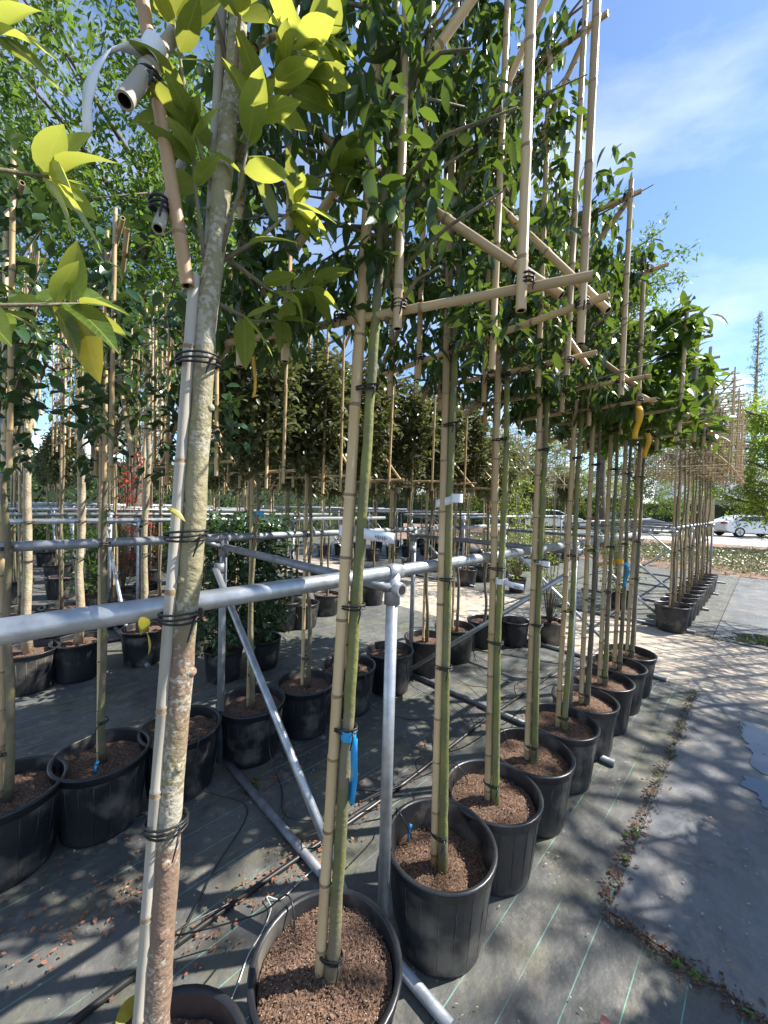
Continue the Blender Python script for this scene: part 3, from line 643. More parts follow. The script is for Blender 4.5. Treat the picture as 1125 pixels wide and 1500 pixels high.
mag_branch(Tm, [(0, 0, 1.65), rel(-0.70, 0.60, 1.86), rel(-0.63, 0.63, 1.90)], 0.005, 6, 24, (0.07, 0.10), 6)
hl = leaf_obj_mesh('leaf_mag_yellow', 0.46, 0.22)
link('leaf', hl[0], Tm, rel(-0.478, 0.60, 1.895), (R(95), R(83), R(10)), 0.115)

# ---- second row (t = 2.28) and rows further off
FOL = {}
def simple_tree(s, t, style, label, group, seed, yaw=None, pot=True, lod=1):
    rr = random.Random(seed); e = thing('potted_tree', s, t, ROW_YAW + R(rr.uniform(-5, 5)) if yaw is None else yaw); tag(e, label, 'tree', group)
    add_pot(e, zs=0.28, chips=250 if lod == 0 else 0, rz_=rr.uniform(0, 6))
    z0 = 1.78; z1 = 2.65
    bare = style == 'bare'; pale = style == 'pale'
    if bare or pale: z0, z1 = 2.2, 3.35
    rt_ = {'pale': 0.034}.get(style, 0.016)
    tm = {'pale': 'bark_pale', 'bare': 'stem_brown'}.get(style, 'stem_brown')
    ln = rr.uniform(-.05, .05)
    v = seed % 4
    key = ('stem', style, v)
    if key not in FOL:
        q = random.Random(v * 13 + 5); mb = MB(); pts = [(0.015 + q.uniform(-.02, .02), q.uniform(-.015, .015), 0.25 + k * (z1 - 0.25) / 9) for k in range(10)]
        mb.tube(pts, [rt_ * (1.15 if k == 0 else 1 - 0.06 * k) for k in range(10)], 8); FOL[key] = mb.mesh('trunk', tm)
    link('trunk', FOL[key], e)
    cane(e, (-0.022 - (0.03 if pale else 0), -0.01, 0.24), (-0.022, -0.015, z1 + 0.1), 0.013, 'cane', 'support_cane', 8)
    for tz in (0.5, 1.05, 1.37): tie(e, (0, 0, tz), 0.035 if not pale else 0.05, 0.022 if not pale else 0.039, 2)
    us = (-0.4, -0.2, 0.2, 0.4) if not bare else (-0.5, -0.25, 0.25, 0.5)
    nb = 6
    if bare: lattice(e, us, z0, z1, -0.5, 0.5, diag=(seed % 2 == 0), hz=(0, 0.2, 0.4, 0.6, 0.8, 1), r=0.0095, n=nb)
    elif style in ('olive', 'holly', 'pale'): lattice(e, us, z0, z1, -0.42, 0.42, diag=(seed % 3 != 0), hz=(0, 1), r=0.0095, n=nb)
    key = (style, v)
    if key not in FOL:
        if bare:
            q = random.Random(v); tw = []
            for k in range(34):
                z = q.uniform(z0 - 0.1, z1 - 0.1); u = q.choice((-1, 1)) * q.uniform(0.12, 0.55); tw.append(((0, 0, z), (u, q.uniform(-.05, .05), z + q.uniform(-0.02, .12))))
                for _ in range(3): x = q.uniform(.3, 1); tw.append(((u * x, 0, z + .04), (u * x + q.uniform(-.05, .05), q.uniform(-.07, .07), z + q.uniform(.06, .16))))
            br_ = twig_mesh(tw, 'stem_brown', 0.0055, 0.002)
            c = crown_points(18, -0.5, 0.5, z0, z1, 0.05); p, d, ro = clusters(c, 3, 0.02, 0.0)
            FOL[key] = (br_, foliage_mesh('foliage', p, d, ro, rng.uniform(0.02, 0.045, len(p)), 'leaf_spring', 2, 0.5))
        else:
            spec = {'olive': ('leaf_olive', 620, 8, (0.035, 0.065), 0.5, 0.15, 0.0), 'holly': ('leaf_holly', 110, 6, (0.05, 0.085), 0.5, 0.045, 0.4), 'pale': ('leaf_mid', 30, 6, (0.05, 0.09), 0.45, 0.10, 0.3)}[style]
            m, nc, per, sz, wd, th, dr = spec
            c = crown_points(nc, -0.46, 0.46, z0 - 0.03, z1 + 0.12, th)
            if style == 'olive':      # a compact rounded head
                c = rng.normal(0, 1, (nc, 3)); c /= np.linalg.norm(c, axis=1, keepdims=True); c *= rng.uniform(0.3, 1.0, (nc, 1)) ** 0.5 * rng.uniform(0.88, 1.1, (nc, 1)); c = c * np.array([0.36, 0.24, 0.46]) + np.array([0, 0, 2.22])
            p, d, ro = clusters(c, per, 0.03, dr)
            q = random.Random(v); tw = [((0, 0, q.uniform(z0 - .1, z1 - .2)), (q.uniform(-.4, .4), q.uniform(-.1, .1), q.uniform(z0, z1))) for _ in range(20)]
            FOL[key] = (twig_mesh(tw, 'stem_brown'), foliage_mesh('foliage', p, d, ro, rng.uniform(*sz, len(p)), m, 3, wd))
    link('branches', FOL[key][0], e); kind(link('foliage', FOL[key][1], e), 'stuff')
    return e
SR = 'trees along the second rail'
s2 = [0.02, 0.36, 0.72, 1.13, 1.53, 1.93, 2.39, 2.88, 3.36]
for i, s in enumerate(s2):
    st = 'holly' if i < 3 else 'olive'
    lb = ('dark glossy-leaved tree with stout canes at the end of the second rail', 'dark glossy-leaved tree with a blue drip stake in its pot at the second rail', 'dark-leaved tree half hidden behind the thick magnolia trunk at the second rail')[i] if i < 3 else 'olive-leaved pleached tree, ' + ordn[i - 3] + ' along the second rail after the dark-leaved ones'
    simple_tree(s, 2.27, st, lb, SR + (' with dark leaves' if i < 3 else ' with olive leaves'), i, lod=0)
gb = 'pleached trees in the rack behind the second row'
k = 100
for t in (4.25, 5.65):
    for s in [0.16, 0.5, 1.0, 1.5, 2.05, 2.55, 3.1, 3.6, 4.1]:
        k += 1
        st = 'pale' if (s < 1.2 and t < 5) else ('bare' if k % 3 == 0 else ('olive' if s > 1.6 else 'bare'))
        if t < 5 and s > 2.6: continue
        simple_tree(s, t, st, {'pale': 'stout pale-barked pleached tree behind the second rail', 'bare': 'bare cane-trained tree in the rack behind the second row', 'olive': 'olive-leaved pleached tree in the rack behind the second row'}[st], gb + ' ' + st, k)
for t in (7.7, 9.08, 11.2):
    for s in np.arange(0.15, 4.3, 0.58):
        k += 1; st = 'bare' if k % 4 else 'olive'
        simple_tree(float(s) + random.uniform(-.06, .06), t, st, {'bare': 'bare cane-trained tree in the far racks', 'olive': 'leafy pleached tree in the far racks'}[st], 'far rack trees ' + st, k)
for t in (4.25, 5.65, 7.7, 9.08):
    for s in np.arange(6.6, 12.4, 0.75):
        k += 1; st = 'bare' if k % 3 else 'olive'
        simple_tree(float(s) + random.uniform(-.1, .1), t, st, {'bare': 'bare cane-trained tree in the racks beyond the paved path', 'olive': 'leafy pleached tree in the racks beyond the paved path'}[st], 'trees beyond the path ' + st, k)
# bare lattice trees across the path, in line with the front rail
for i in range(10):
    k += 1; simple_tree(6.42 + 0.42 * i, 0.87, 'bare', 'bare lattice-trained tree across the path in line with the front rail', 'bare lattice trees across the path', k * 2)
# the same nursery rows go on to the right of the camera; they shade the mat and the path
for i in range(8):
    k += 1; simple_tree(6.3 + 0.42 * i, -1.25, 'bare', 'bare lattice-trained tree in the row right of the puddled mat', 'bare trees right of the mat', k * 2)
for i in range(5):
    k += 1; simple_tree(2.2 + 0.5 * i, -1.4, 'olive', 'leafy pleached tree in the row right of the puddled mat', 'leafy trees right of the mat', k)

# ---- round-headed and shrubby pot plants
def ball_tree(s, t, label, zc, rad, m='leaf_olive', bend=True, nclu=420, sz=(0.05, 0.085)):
    e = thing('potted_tree', s, t); tag(e, label, 'tree'); add_pot(e, 0.19, 0.30, 0.25)
    stem(e, [(0, 0, 0.22), (0.03, 0, 0.5), (-0.03, 0.02, 0.75), (0.02, 0, 1.1), (0.0, 0, zc - rad * 0.6)], 0.017, 0.013, 'stem_brown', 8)
    tw = []; c = rng.normal(0, 1, (nclu, 3)); c /= np.linalg.norm(c, axis=1, keepdims=True); c *= (rng.uniform(0.35, 1.0, (nclu, 1)) ** 0.6) * rad * rng.uniform(0.85, 1.12, (nclu, 1)); c[:, 2] *= 0.8
    for q in c[:40]: tw.append(((0, 0, zc - rad * 0.6), (q[0] * .9, q[1] * .9, zc + q[2] * .9)))
    link('branches', twig_mesh(tw, 'stem_brown', 0.008, 0.002), e); c[:, 2] += zc
    p, d, ro = clusters(c, 6, 0.03, 0.1, np.array([0, 0, zc])); kind(link('foliage', foliage_mesh('foliage', p, d, ro, rng.uniform(*sz, len(p)), m, 3, 0.4), e), 'stuff')
ball_tree(3.95, 2.27, 'round-headed standard tree with crooked stem beside the paved path', 2.05, 0.42)
ball_tree(4.2, 4.4, 'round-headed standard tree in the rack behind the olive-leaved row', 2.0, 0.4)
ball_tree(3.3, 4.4, 'slim standard tree in small pot behind the second rail', 1.95, 0.34)
ball_tree(2.75, 4.15, 'slim standard tree with pale bent stem behind the second rail', 1.95, 0.34)
def shrub(s, t, label, group, h, wd, m, nclu, sz, pr=0.17, open_=False, width=0.42):
    e = thing('potted_shrub', s, t); tag(e, label, 'shrub', group); add_pot(e, pr, 0.27, 0.23)
    c = np.stack([rng.normal(0, wd * 0.55, nclu), rng.normal(0, wd * 0.55, nclu), rng.uniform(0.32, h, nclu)], axis=1)
    tw = [((0, 0, 0.2), tuple(q)) for q in c[:26 if open_ else 16]]
    link('branches', twig_mesh(tw, 'stem_brown', 0.006, 0.0018), e)
    p, d, ro = clusters(c, 6, 0.03, 0.15); kind(link('foliage', foliage_mesh('foliage', p, d, ro, rng.uniform(*sz, len(p)), m, 3, width), e), 'stuff')
for i, (s, t) in enumerate(((1.42, 3.4), (1.8, 3.4))):
    shrub(s, t, 'dense dark laurel shrub in a pot between the second rail and the rack behind', 'laurel shrubs behind the second rail', 1.45, 0.22, 'leaf_holly', 330, (0.05, 0.09))
shrub(4.62, 1.8, 'twiggy potted shrub with fresh green leaves at the edge of the paved path', None, 1.35, 0.22, 'leaf_spring', 60, (0.025, 0.045), open_=True)
shrub(7.2, 1.7, 'tall young shrub with bright yellow-green leaves across the path', None, 2.1, 0.25, 'leaf_spring', 260, (0.03, 0.055), open_=True)
shrub(6.9, 3.3, 'yellow-green leafy shrub standing before the racks beyond the path', None, 2.2, 0.4, 'leaf_spring', 300, (0.03, 0.06), open_=True)
for i in range(2):
    shrub(1.25 + 0.35 * i, 6.5 + 0.25 * i, 'red-leaved potted shrub behind the pale-barked trees', 'red-leaved shrubs', 2.1 + 0.15 * i, 0.15, 'leaf_red', 55, (0.05, 0.09), open_=True, width=0.3)
for i in range(14):
    shrub(random.uniform(0.3, 4.2), random.choice((6.6, 10.1, 13.5)) + random.uniform(-.3, .3), 'green potted shrub standing among the far racks', 'shrubs among the far racks', random.uniform(0.7, 1.5), 0.25, random.choice(('leaf_mid', 'leaf_tree', 'leaf_spring')), 150, (0.05, 0.09))
def spare_pot(s, t, label, group=None, Rr=0.17, H=0.29):
    e = thing('plant_pot', s, t); tag(e, label, 'plant pot', group); add_pot(e, Rr, H, 0.2)
spare_pot(4.25, 2.05, 'black pot without a plant beside the crooked-stemmed round tree')

# ================================================================== SMALL THINGS
def strip_mesh(name, pts, width, m, thick=0.0008, wdir=(0, 0, 1)):
    mb = MB(); wv = Vector(wdir) * width / 2; v = []
    for p in pts: p = Vector(p); v += [p - wv, p + wv]
    f = [(2 * i, 2 * i + 2, 2 * i + 3, 2 * i + 1) for i in range(len(pts) - 1)]
    mb.add(v, f); me = mb.mesh(name, m); return me
def plant_tag(s, t, z, L, wd, m, label, group=None, ang=0.0, sag=0.12, band=True, hang=False, ink=False):
    e = thing('plant_tag', s, t, ROW_YAW + ang, z); tag(e, label, 'tag', group)
    if hang: pts = [(0.012 * math.sin(k * 0.9), -0.004 - 0.01 * math.sin(k), -L * k / 6) for k in range(7)]; wdv = (1, 0, 0)
    else: pts = [(L * k / 6, -0.008 - 0.012 * math.sin(k * 0.6), -sag * L * (k / 6)) for k in range(7)]; wdv = (0, 0, 1)
    o_ = link('strip', strip_mesh('strip', pts, wd, m, wdir=wdv), e); mo = o_.modifiers.new('s', 'SOLIDIFY'); mo.thickness = 0.0008
    if band:
        mb = MB(); n = 14; v = []
        for j in range(n):
            a = 2 * math.pi * j / n
            v += [(-0.02 + 0.0205 * math.cos(a), -0.006 + 0.0205 * math.sin(a), -wd / 2), (-0.02 + 0.0205 * math.cos(a), -0.006 + 0.0205 * math.sin(a), wd / 2)]
        mb.add(v, [(2 * j, 2 * ((j + 1) % n), 2 * ((j + 1) % n) + 1, 2 * j + 1) for j in range(n)]); link('band', mb.mesh('band', m), e)
    if ink:
        mb = MB(); x = L * 0.62
        for j in range(7):
            h = wd * (0.16 + 0.14 * ((j * 7) % 3) / 2); xx = x + j * L * 0.042
            mb.add([(xx, -0.0235, -sag * xx - h), (xx + L * 0.022, -0.0235, -sag * xx - h), (xx + L * 0.022, -0.0235, -sag * xx + h * 0.4), (xx, -0.0235, -sag * xx + h * 0.4)], [(0, 1, 2, 3)])
        link('lettering', mb.mesh('lettering', 'ink', smooth=False), o_)
    return e
plant_tag(0.672, 0.782, 1.525, 0.118, 0.027, 'white_tag', 'white tape label wrapped round the cane of the blue-tagged tree', ang=R(20), ink=True)
plant_tag(0.664, 0.748, 0.985, 0.185, 0.026, 'blue_tag', 'blue plastic tag hanging from the stem at the front rail', hang=True, band=True)
plant_tag(1.140, 0.800, 1.625, 0.085, 0.03, 'white_tag', 'white tape flag on the tree after the blue-tagged one', ang=R(170), sag=0.25)
plant_tag(1.550, 0.795, 1.275, 0.085, 0.024, 'white_tag', 'white label tied low on the third front-rail cane', ink=True)
plant_tag(1.930, 0.800, 1.32, 0.095, 0.022, 'white_tag', 'blank white label strip on the fourth front-rail cane', ang=R(175), sag=0.0)
plant_tag(3.28, 0.79, 1.21, 0.16, 0.028, 'yellow_tag', 'yellow strip sticking out beside the light blue tag', ang=R(170), sag=0.3)
plant_tag(3.55, 0.785, 1.17, 0.19, 0.022, 'blue_tag', 'light blue tag hanging among the far end stems of the front rail', hang=True)
plant_tag(0.612, 1.25, 2.12, 0.17, 0.022, 'yellow_tag', 'orange-yellow ribbon hanging from the end of the lowest lattice bar', hang=True, band=False)
plant_tag(2.13, 0.45, 2.09, 0.15, 0.025, 'yellow_tag', 'yellow ribbon hanging under the bright-leaved crowns', hang=True, band=False)
plant_tag(2.6, 0.5, 2.04, 0.14, 0.025, 'yellow_tag', 'second yellow ribbon under the bright-leaved crowns, lower one', hang=True, band=False)
plant_tag(1.13, 2.24, 1.52, 0.09, 0.026, 'blue_tag', 'small blue strip on an olive-leaved tree of the second rail', ang=R(180), sag=0.3)
plant_tag(3.95, 2.22, 1.60, 0.09, 0.035, 'pink_tag', 'pink tag on the round-headed tree', hang=True)
# white tape on the magnolia's leaning cane
e = bpy.data.objects.new('tape_strip', None); COL.objects.link(e); e.location = Vector((-0.458, 0.695, 2.385)); tag(e, 'torn white tape strip hanging from the magnolia\'s brown cane', 'tape')
pts = [(0.02, 0.02, 0.02), (-0.01, -0.01, 0.0), (-0.045, -0.02, -0.03), (-0.065, -0.02, -0.07), (-0.072, -0.02, -0.12), (-0.070, -0.02, -0.165)]
mb = MB(); v = []
for i, p in enumerate(pts): wv = Vector((0.014, 0.0, 0.012)) * (1.0 if i < 4 else 0.6); v += [Vector(p) - wv, Vector(p) + wv]
mb.add(v, [(2 * i, 2 * i + 2, 2 * i + 3, 2 * i + 1) for i in range(len(pts) - 1)]); o_ = link('strip', mb.mesh('strip', 'white_tag'), e); mo = o_.modifiers.new('s', 'SOLIDIFY'); mo.thickness = 0.0012
mb = MB(); mb.tube([(0.012, 0.012, 0.0), (0.022, 0.018, 0.035)], 0.0185, 14, caps=False); link('band', mb.mesh('band', 'white_tag'), e)

# hoses
def hose(name, pts, r, m, label, group=None, sub=6):
    P_ = [Vector(p) for p in pts]; o_ = []
    for i in range(len(P_) - 1):
        p0 = P_[max(i - 1, 0)]; p1 = P_[i]; p2 = P_[i + 1]; p3 = P_[min(i + 2, len(P_) - 1)]
        for j in range(sub):
            x = j / sub; o_.append(0.5 * ((2 * p1) + (p2 - p0) * x + (2 * p0 - 5 * p1 + 4 * p2 - p3) * x * x + (3 * p1 - p0 - 3 * p2 + p3) * x ** 3))
    o_.append(P_[-1]); mb = MB(); mb.tube(o_, r, 7); ob = link(name, mb.mesh(name, m)); tag(ob, label, 'hose', group); return ob
hose('main_hose', [W(s, 1.42 + 0.012 * math.sin(s * 3), 0.012) for s in np.arange(-1.5, 4.3, 0.3)], 0.0115, 'hose', 'thick black irrigation hose lying along the middle of the pipe rack')
hose('main_hose', [W(s, 5.0 + 0.02 * math.sin(s * 3), 0.012) for s in np.arange(-1, 4.3, 0.5)], 0.011, 'hose', 'thick black irrigation hose in the rack behind the second row')
dl = 'thin black drip tube looping from the thick hose to a pot'
dg = 'drip tubes'
for i, s in enumerate([0.645] + srow):
    a = W(s + random.uniform(-.25, .1), 1.42, 0.02); z = 0.29; b_ = W(s + random.uniform(-0.02, 0.04), 0.83 + 0.13, 0.26); rim = W(s + random.uniform(-.05, .05), 0.83 + 0.205, 0.345)
    hose('drip_tube', [a, W(s - 0.15 + random.uniform(-.15, .15), 1.40, random.uniform(0.05, 0.16)), W(s + random.uniform(-.15, .2), 1.25, random.uniform(0.06, 0.22)), rim, b_], 0.0028, 'hose', dl, dg)
    a = W(s + random.uniform(-.3, .3), 1.42, 0.02); si = min(s2, key=lambda q: abs(q - s)); rim = W(si + random.uniform(-.06, .06), 2.27 - 0.205, 0.345)
    hose('drip_tube', [a, W(s + random.uniform(-.3, .2), 1.62, random.uniform(0.008, 0.10)), W(si + random.uniform(-.2, .2), 1.85, 0.008), W(si, 2.03, 0.12), rim, W(si + 0.02, 2.2, 0.27)], 0.0028, 'hose', dl, dg)
hose('string', [W(1.0, 1.34, 0.006), W(0.88, 1.33, 0.006), W(0.80, 1.322, 0.006), W(0.76, 1.36, 0.016), W(0.75, 1.31, 0.012), W(0.69, 1.265, 0.006), W(0.62, 1.23, 0.006), W(0.55, 1.17, 0.006), W(0.476, 1.128, 0.006), W(0.3, 1.08, 0.006)], 0.0022, 'string', 'white string trailing over the fabric beside the foremost pot')
for s, t in ((1.17, 0.98), (0.32, 2.2)):
    mb = MB(); mb.tube([(0, 0, 0), (0.004, 0, 0.05)], 0.005, 8); mb.tube([(0.004, 0, 0.05), (0.01, 0.01, 0.062)], 0.007, 8)
    o_ = link('drip_stake', mb.mesh('drip_stake', 'blue_tag'), None, W(s, t, 0.24 if s > 1 else 0.28)); tag(o_, 'blue drip stake in the soil of the ' + ('pot after the blue-tagged tree' if s > 1 else 'dark-leaved second-rail tree'), 'drip stake')

# litter, chips and weeds on the fabric
def scatter(name, pts, m, smin, smax, flat=0.25):
    mb = MB()
    for (s, t) in pts:
        L = random.uniform(smin, smax); wd = L * random.uniform(0.25, 0.7); p = W(s, t, 0.0095 + random.uniform(0, 0.004))
        Mx = Matrix.Translation(p) @ Euler((random.uniform(-flat, flat), random.uniform(-flat, flat), random.uniform(0, 6.28))).to_matrix().to_4x4()
        vs_ = [Mx @ Vector(q) for q in ((-L, 0, 0), (0, -wd, L * .15), (L, 0, 0), (0, wd, L * .12))]
        mb.add(vs_, [(0, 1, 2), (0, 2, 3)])
    return kind(link(name, mb.mesh(name, m, smooth=False)), 'stuff')
pts = []
for (s, t, n, sp) in ((0.9, 1.42, 160, .10), (1.3, 1.42, 130, .12), (0.55, 1.42, 90, .1), (1.15, 1.95, 120, .10), (0.3, 1.75, 160, .10), (1.9, 1.5, 120, .16), (2.6, 1.5, 140, .2), (3.3, 1.5, 100, .25), (0.1, 2.0, 120, .18), (2.2, 2.9, 200, .35), (0.8, 3.2, 160, .35)):
    for _ in range(n): pts.append((random.gauss(s, sp * 1.6), random.gauss(t, sp * 0.6)))
o_ = scatter('leaf_litter', pts, 'litter', 0.004, 0.013); tag(o_, 'rusty leaf litter scattered over the dark fabric', 'leaf litter')
pts = [(random.uniform(-0.2, 4.4), random.uniform(-0.3, 3.5)) for _ in range(1900)]
o_ = scatter('bark_crumbs', pts, 'paver', 0.002, 0.008); tag(o_, 'pale crumbs and petals strewn over the fabric', 'debris')
pts = [(random.uniform(1.74, 4.4), random.gauss(0.405, 0.02)) for _ in range(900)] + [(random.gauss(1.70, 0.022), random.uniform(-0.6, 0.41)) for _ in range(600)]
o_ = scatter('seam_debris', pts, 'soil', 0.004, 0.014, 0.5); tag(o_, 'brown soil and debris gathered along the edge of the grey mat', 'debris')
wp = [W(random.uniform(1.8, 4.3), random.gauss(0.405, 0.012), 0.01) for _ in range(13)] + [W(random.gauss(1.70, 0.012), random.uniform(-0.3, 0.4), 0.01) for _ in range(6)] + [W(6.45, random.gauss(0.4, .12), 0.0) for _ in range(14)] + [W(1.0 + random.gauss(0, .03), 1.98 + random.gauss(0, .03), 0.0) for _ in range(7)]
for i, p in enumerate(wp):
    c = np.tile(np.array(p), (random.randint(5, 11), 1)); n = len(c); d = rng.normal(0, 1, (n, 3)); d[:, 2] = np.abs(d[:, 2]) + 0.3
    o_ = link('weed', foliage_mesh('weed', c, d, rng.uniform(-.8, .8, n), rng.uniform(0.010, 0.030, n), 'leaf_weed', 3, 0.4)); tag(o_, 'small green weed sprouting from a seam of the ground fabric', 'weed', 'weeds in the seams')
fl = leaf_obj_mesh('dead_leaf', 0.42, 0.1)[0]
tag(link('fallen_leaf', fl, None, W(1.335, 0.315, 0.022), (R(20), R(6), R(-80)), 0.075), 'dry reddish leaf lying alone on the fabric by the seam', 'leaf')

# ================================================================== BACKGROUND
def big_tree(name, loc, H, crown_r, z_low, m, label, n_clu, lsize, trunk_r, seed, group=None, per=7, bark='bark_dark', width=0.4):
    rr = random.Random(seed); q = np.random.default_rng(seed)
    e = bpy.data.objects.new(name, None); COL.objects.link(e); e.location = loc; tag(e, label, 'tree', group)
    mb = MB(); pts = [(rr.uniform(-.1, .1) * k * 0.3, rr.uniform(-.1, .1) * k * 0.3, H * 0.85 * k / 8) for k in range(9)]
    mb.tube(pts, [trunk_r * (1.2 if k == 0 else 1 - 0.1 * k) for k in range(9)], 10); link('trunk', mb.mesh('trunk', bark), e)
    lb = MB(); tips = []
    nl = 22
    for i in range(nl):
        z = z_low + (H * 0.82 - z_low) * (i + .5) / nl; a = i * 2.4 + rr.uniform(-.4, .4); f = 1 - abs((z - (z_low + H) / 2) / (H - z_low)) * 1.1
        L = crown_r * max(0.35, f) * rr.uniform(.7, 1.05); p0 = Vector((0, 0, z)); p2 = Vector((math.cos(a) * L, math.sin(a) * L, z + L * rr.uniform(.15, .6))); p1 = p0.lerp(p2, .5) + Vector((0, 0, L * .08))
        lb.tube([p0, p1, p2], [trunk_r * .35, trunk_r * .2, trunk_r * .07], 6)
        for j in range(6):
            x = rr.uniform(.35, 1); b0_ = p0.lerp(p2, x); b1 = b0_ + Vector((rr.gauss(0, 1), rr.gauss(0, 1), rr.gauss(0.1, .7))) * crown_r * .28
            lb.tube([b0_, b1], [trunk_r * .1, trunk_r * .03], 4); tips.append((b0_, b1))
    link('limbs', lb.mesh('limbs', bark), e)
    c = []
    for _ in range(n_clu):
        a, b_ = tips[rr.randrange(len(tips))]; p = a.lerp(b_, rr.uniform(.3, 1.15)) + Vector((rr.gauss(0, 1), rr.gauss(0, 1), rr.gauss(0, 1))) * crown_r * .075; c.append(tuple(p))
    p, d, ro = clusters(np.array(c), per, 0.09, 0.35); kind(link('crown', foliage_mesh('crown', p, d, ro, q.uniform(*lsize, len(p)), m, 2, width), e), 'stuff')
    return e
def by_angle(az, dist, z=0.0):
    return Vector((math.sin(R(az)) * dist, math.cos(R(az)) * dist, z))
big_tree('tall_tree', by_angle(-33, 9.5), 10.5, 3.3, 3.4, 'leaf_tree', 'tall airy green tree rising behind the magnolia', 5200, (0.10, 0.17), 0.16, 3)
big_tree('tall_tree', by_angle(-50, 13), 11, 3.6, 3.5, 'leaf_tree', 'tall airy green tree further along the nursery edge from the first', 900, (0.09, 0.16), 0.16, 4)
big_tree('tall_tree', by_angle(22, 15), 14.0, 2.3, 4.5, 'leaf_tree', 'tall light green tree behind the dark pleached crowns', 2300, (0.09, 0.17), 0.18, 5)
big_tree('tall_tree', by_angle(29.5, 16), 12.0, 2.0, 4.5, 'leaf_tree', 'tall light green tree behind the bright-leaved crowns', 2600, (0.10, 0.19), 0.18, 6)
big_tree('tall_tree', by_angle(45.6, 24), 7.6, 2.9, 1.2, 'leaf_spring', 'bright green spreading tree beside the parked cars', 2600, (0.11, 0.2), 0.2, 7)
# trees to the right of the camera that dapple the ground
big_tree('tall_tree', Vector((8.3, 3.0, 0)), 8.6, 2.7, 4.4, 'leaf_tree', 'tall tree beyond the row right of the mat', 330, (0.11, 0.19), 0.15, 8, per=7)
big_tree('tall_tree', Vector((6.5, 2.0, 0)), 6.8, 2.0, 4.0, 'leaf_tree', 'smaller tree beyond the row right of the mat', 95, (0.11, 0.19), 0.12, 9, per=7)
def conifer(loc, H, label, seed, group=None, rb=1.6, n_=90):
    rr = random.Random(seed); e = bpy.data.objects.new('conifer_tree', None); COL.objects.link(e); e.location = loc; tag(e, label, 'tree', group)
    mb = MB(); mb.tube([(0, 0, 0), (0, 0, H * .5), (0, 0, H)], [0.28, 0.17, 0.02], 10); link('trunk', mb.mesh('trunk', 'bark_pale'), e)
    lb = MB(); c = []
    for i in range(n_):
        z = 2.4 + (H - 2.5) * (i / n_); L = rb * (1 - (z - 2.4) / (H - 2.0)) * rr.uniform(.6, 1.1) + .15; a = i * 2.4
        p = Vector((math.cos(a) * L, math.sin(a) * L, z + L * .25)); lb.tube([(0, 0, z), p], [0.035, 0.008], 4)
        for j in range(int(5 + L * 9)): x = rr.uniform(.2, 1.05); c.append((p.x * x + rr.gauss(0, .1), p.y * x + rr.gauss(0, .1), z + L * .25 * x + rr.gauss(0, .08)))
    link('limbs', lb.mesh('limbs', 'bark_dark'), e)
    p, d, ro = clusters(np.array(c), 5, 0.06, 0.5); kind(link('crown', foliage_mesh('crown', p, d, ro, rng.uniform(0.10, 0.2, len(p)), 'leaf_conifer', 2, 0.3), e), 'stuff')
conifer(by_angle(43.6, 46), 19, 'narrow feathery conifer with pale trunk by the parked cars', 1)
conifer(by_angle(41.8, 58), 17, 'narrow feathery conifer further down the street', 2)
conifer(by_angle(33.5, 30), 9, 'feathery conifer whose trunk stands behind the rack posts', 3)
conifer(by_angle(40.3, 34), 9.5, 'slim feathery conifer behind the bare lattice trees', 4)
# hedge
def hedge(name, p0, p1, h, wd, m, label, n, sz):
    e = bpy.data.objects.new(name, None); COL.objects.link(e); tag(e, label, 'hedge'); e.location = p0; d = p1 - p0; L = d.length; e.rotation_euler = (0, 0, math.atan2(d.y, d.x))
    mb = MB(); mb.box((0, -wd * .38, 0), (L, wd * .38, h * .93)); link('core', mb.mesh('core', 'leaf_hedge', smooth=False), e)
    c = np.stack([rng.uniform(0, L, n), rng.uniform(-wd / 2, wd / 2, n), rng.uniform(0, h, n)], axis=1); p, dd, ro = clusters(c, 4, 0.08, 0); kind(link('foliage', foliage_mesh('foliage', p, dd, ro, rng.uniform(*sz, len(p)), m, 2, 0.5), e), 'stuff')
hedge('hedge', by_angle(30, 44), by_angle(56, 44), 2.4, 1.2, 'leaf_hedge', 'dark clipped hedge behind the parked cars', 5000, (0.12, 0.25))
hedge('hedge', W(0, 17), W(18, 17), 3.0, 2.0, 'leaf_tree', 'mixed green hedge closing the nursery behind the far racks', 9000, (0.08, 0.16))
hedge('hedge', W(-2, 14.6), W(5, 14.6), 1.3, 0.9, 'leaf_hedge', 'low dark hedge behind the far racks', 3000, (0.05, 0.1))
# groundcover bed
c = np.stack([rng.uniform(13.3, 19, 5200), rng.uniform(-3, 9, 5200)], axis=1); z = 0.12 + 0.28 * (0.5 + 0.5 * np.sin(c[:, 0] * 2.1) * np.cos(c[:, 1] * 1.7)) * rng.uniform(0.3, 1.1, 5200)
cc = np.stack([(c[:, 0] - c[:, 1]) * Q, (c[:, 0] + c[:, 1]) * Q, z], axis=1); p, d, ro = clusters(cc, 5, 0.07, -0.2)
o_ = kind(link('ground_cover', foliage_mesh('ground_cover', p, d, ro, rng.uniform(0.05, 0.13, len(p)), 'leaf_olive', 2, 0.35)), 'stuff'); tag(o_, 'low bushy ground cover in the bed before the road', 'ground cover')
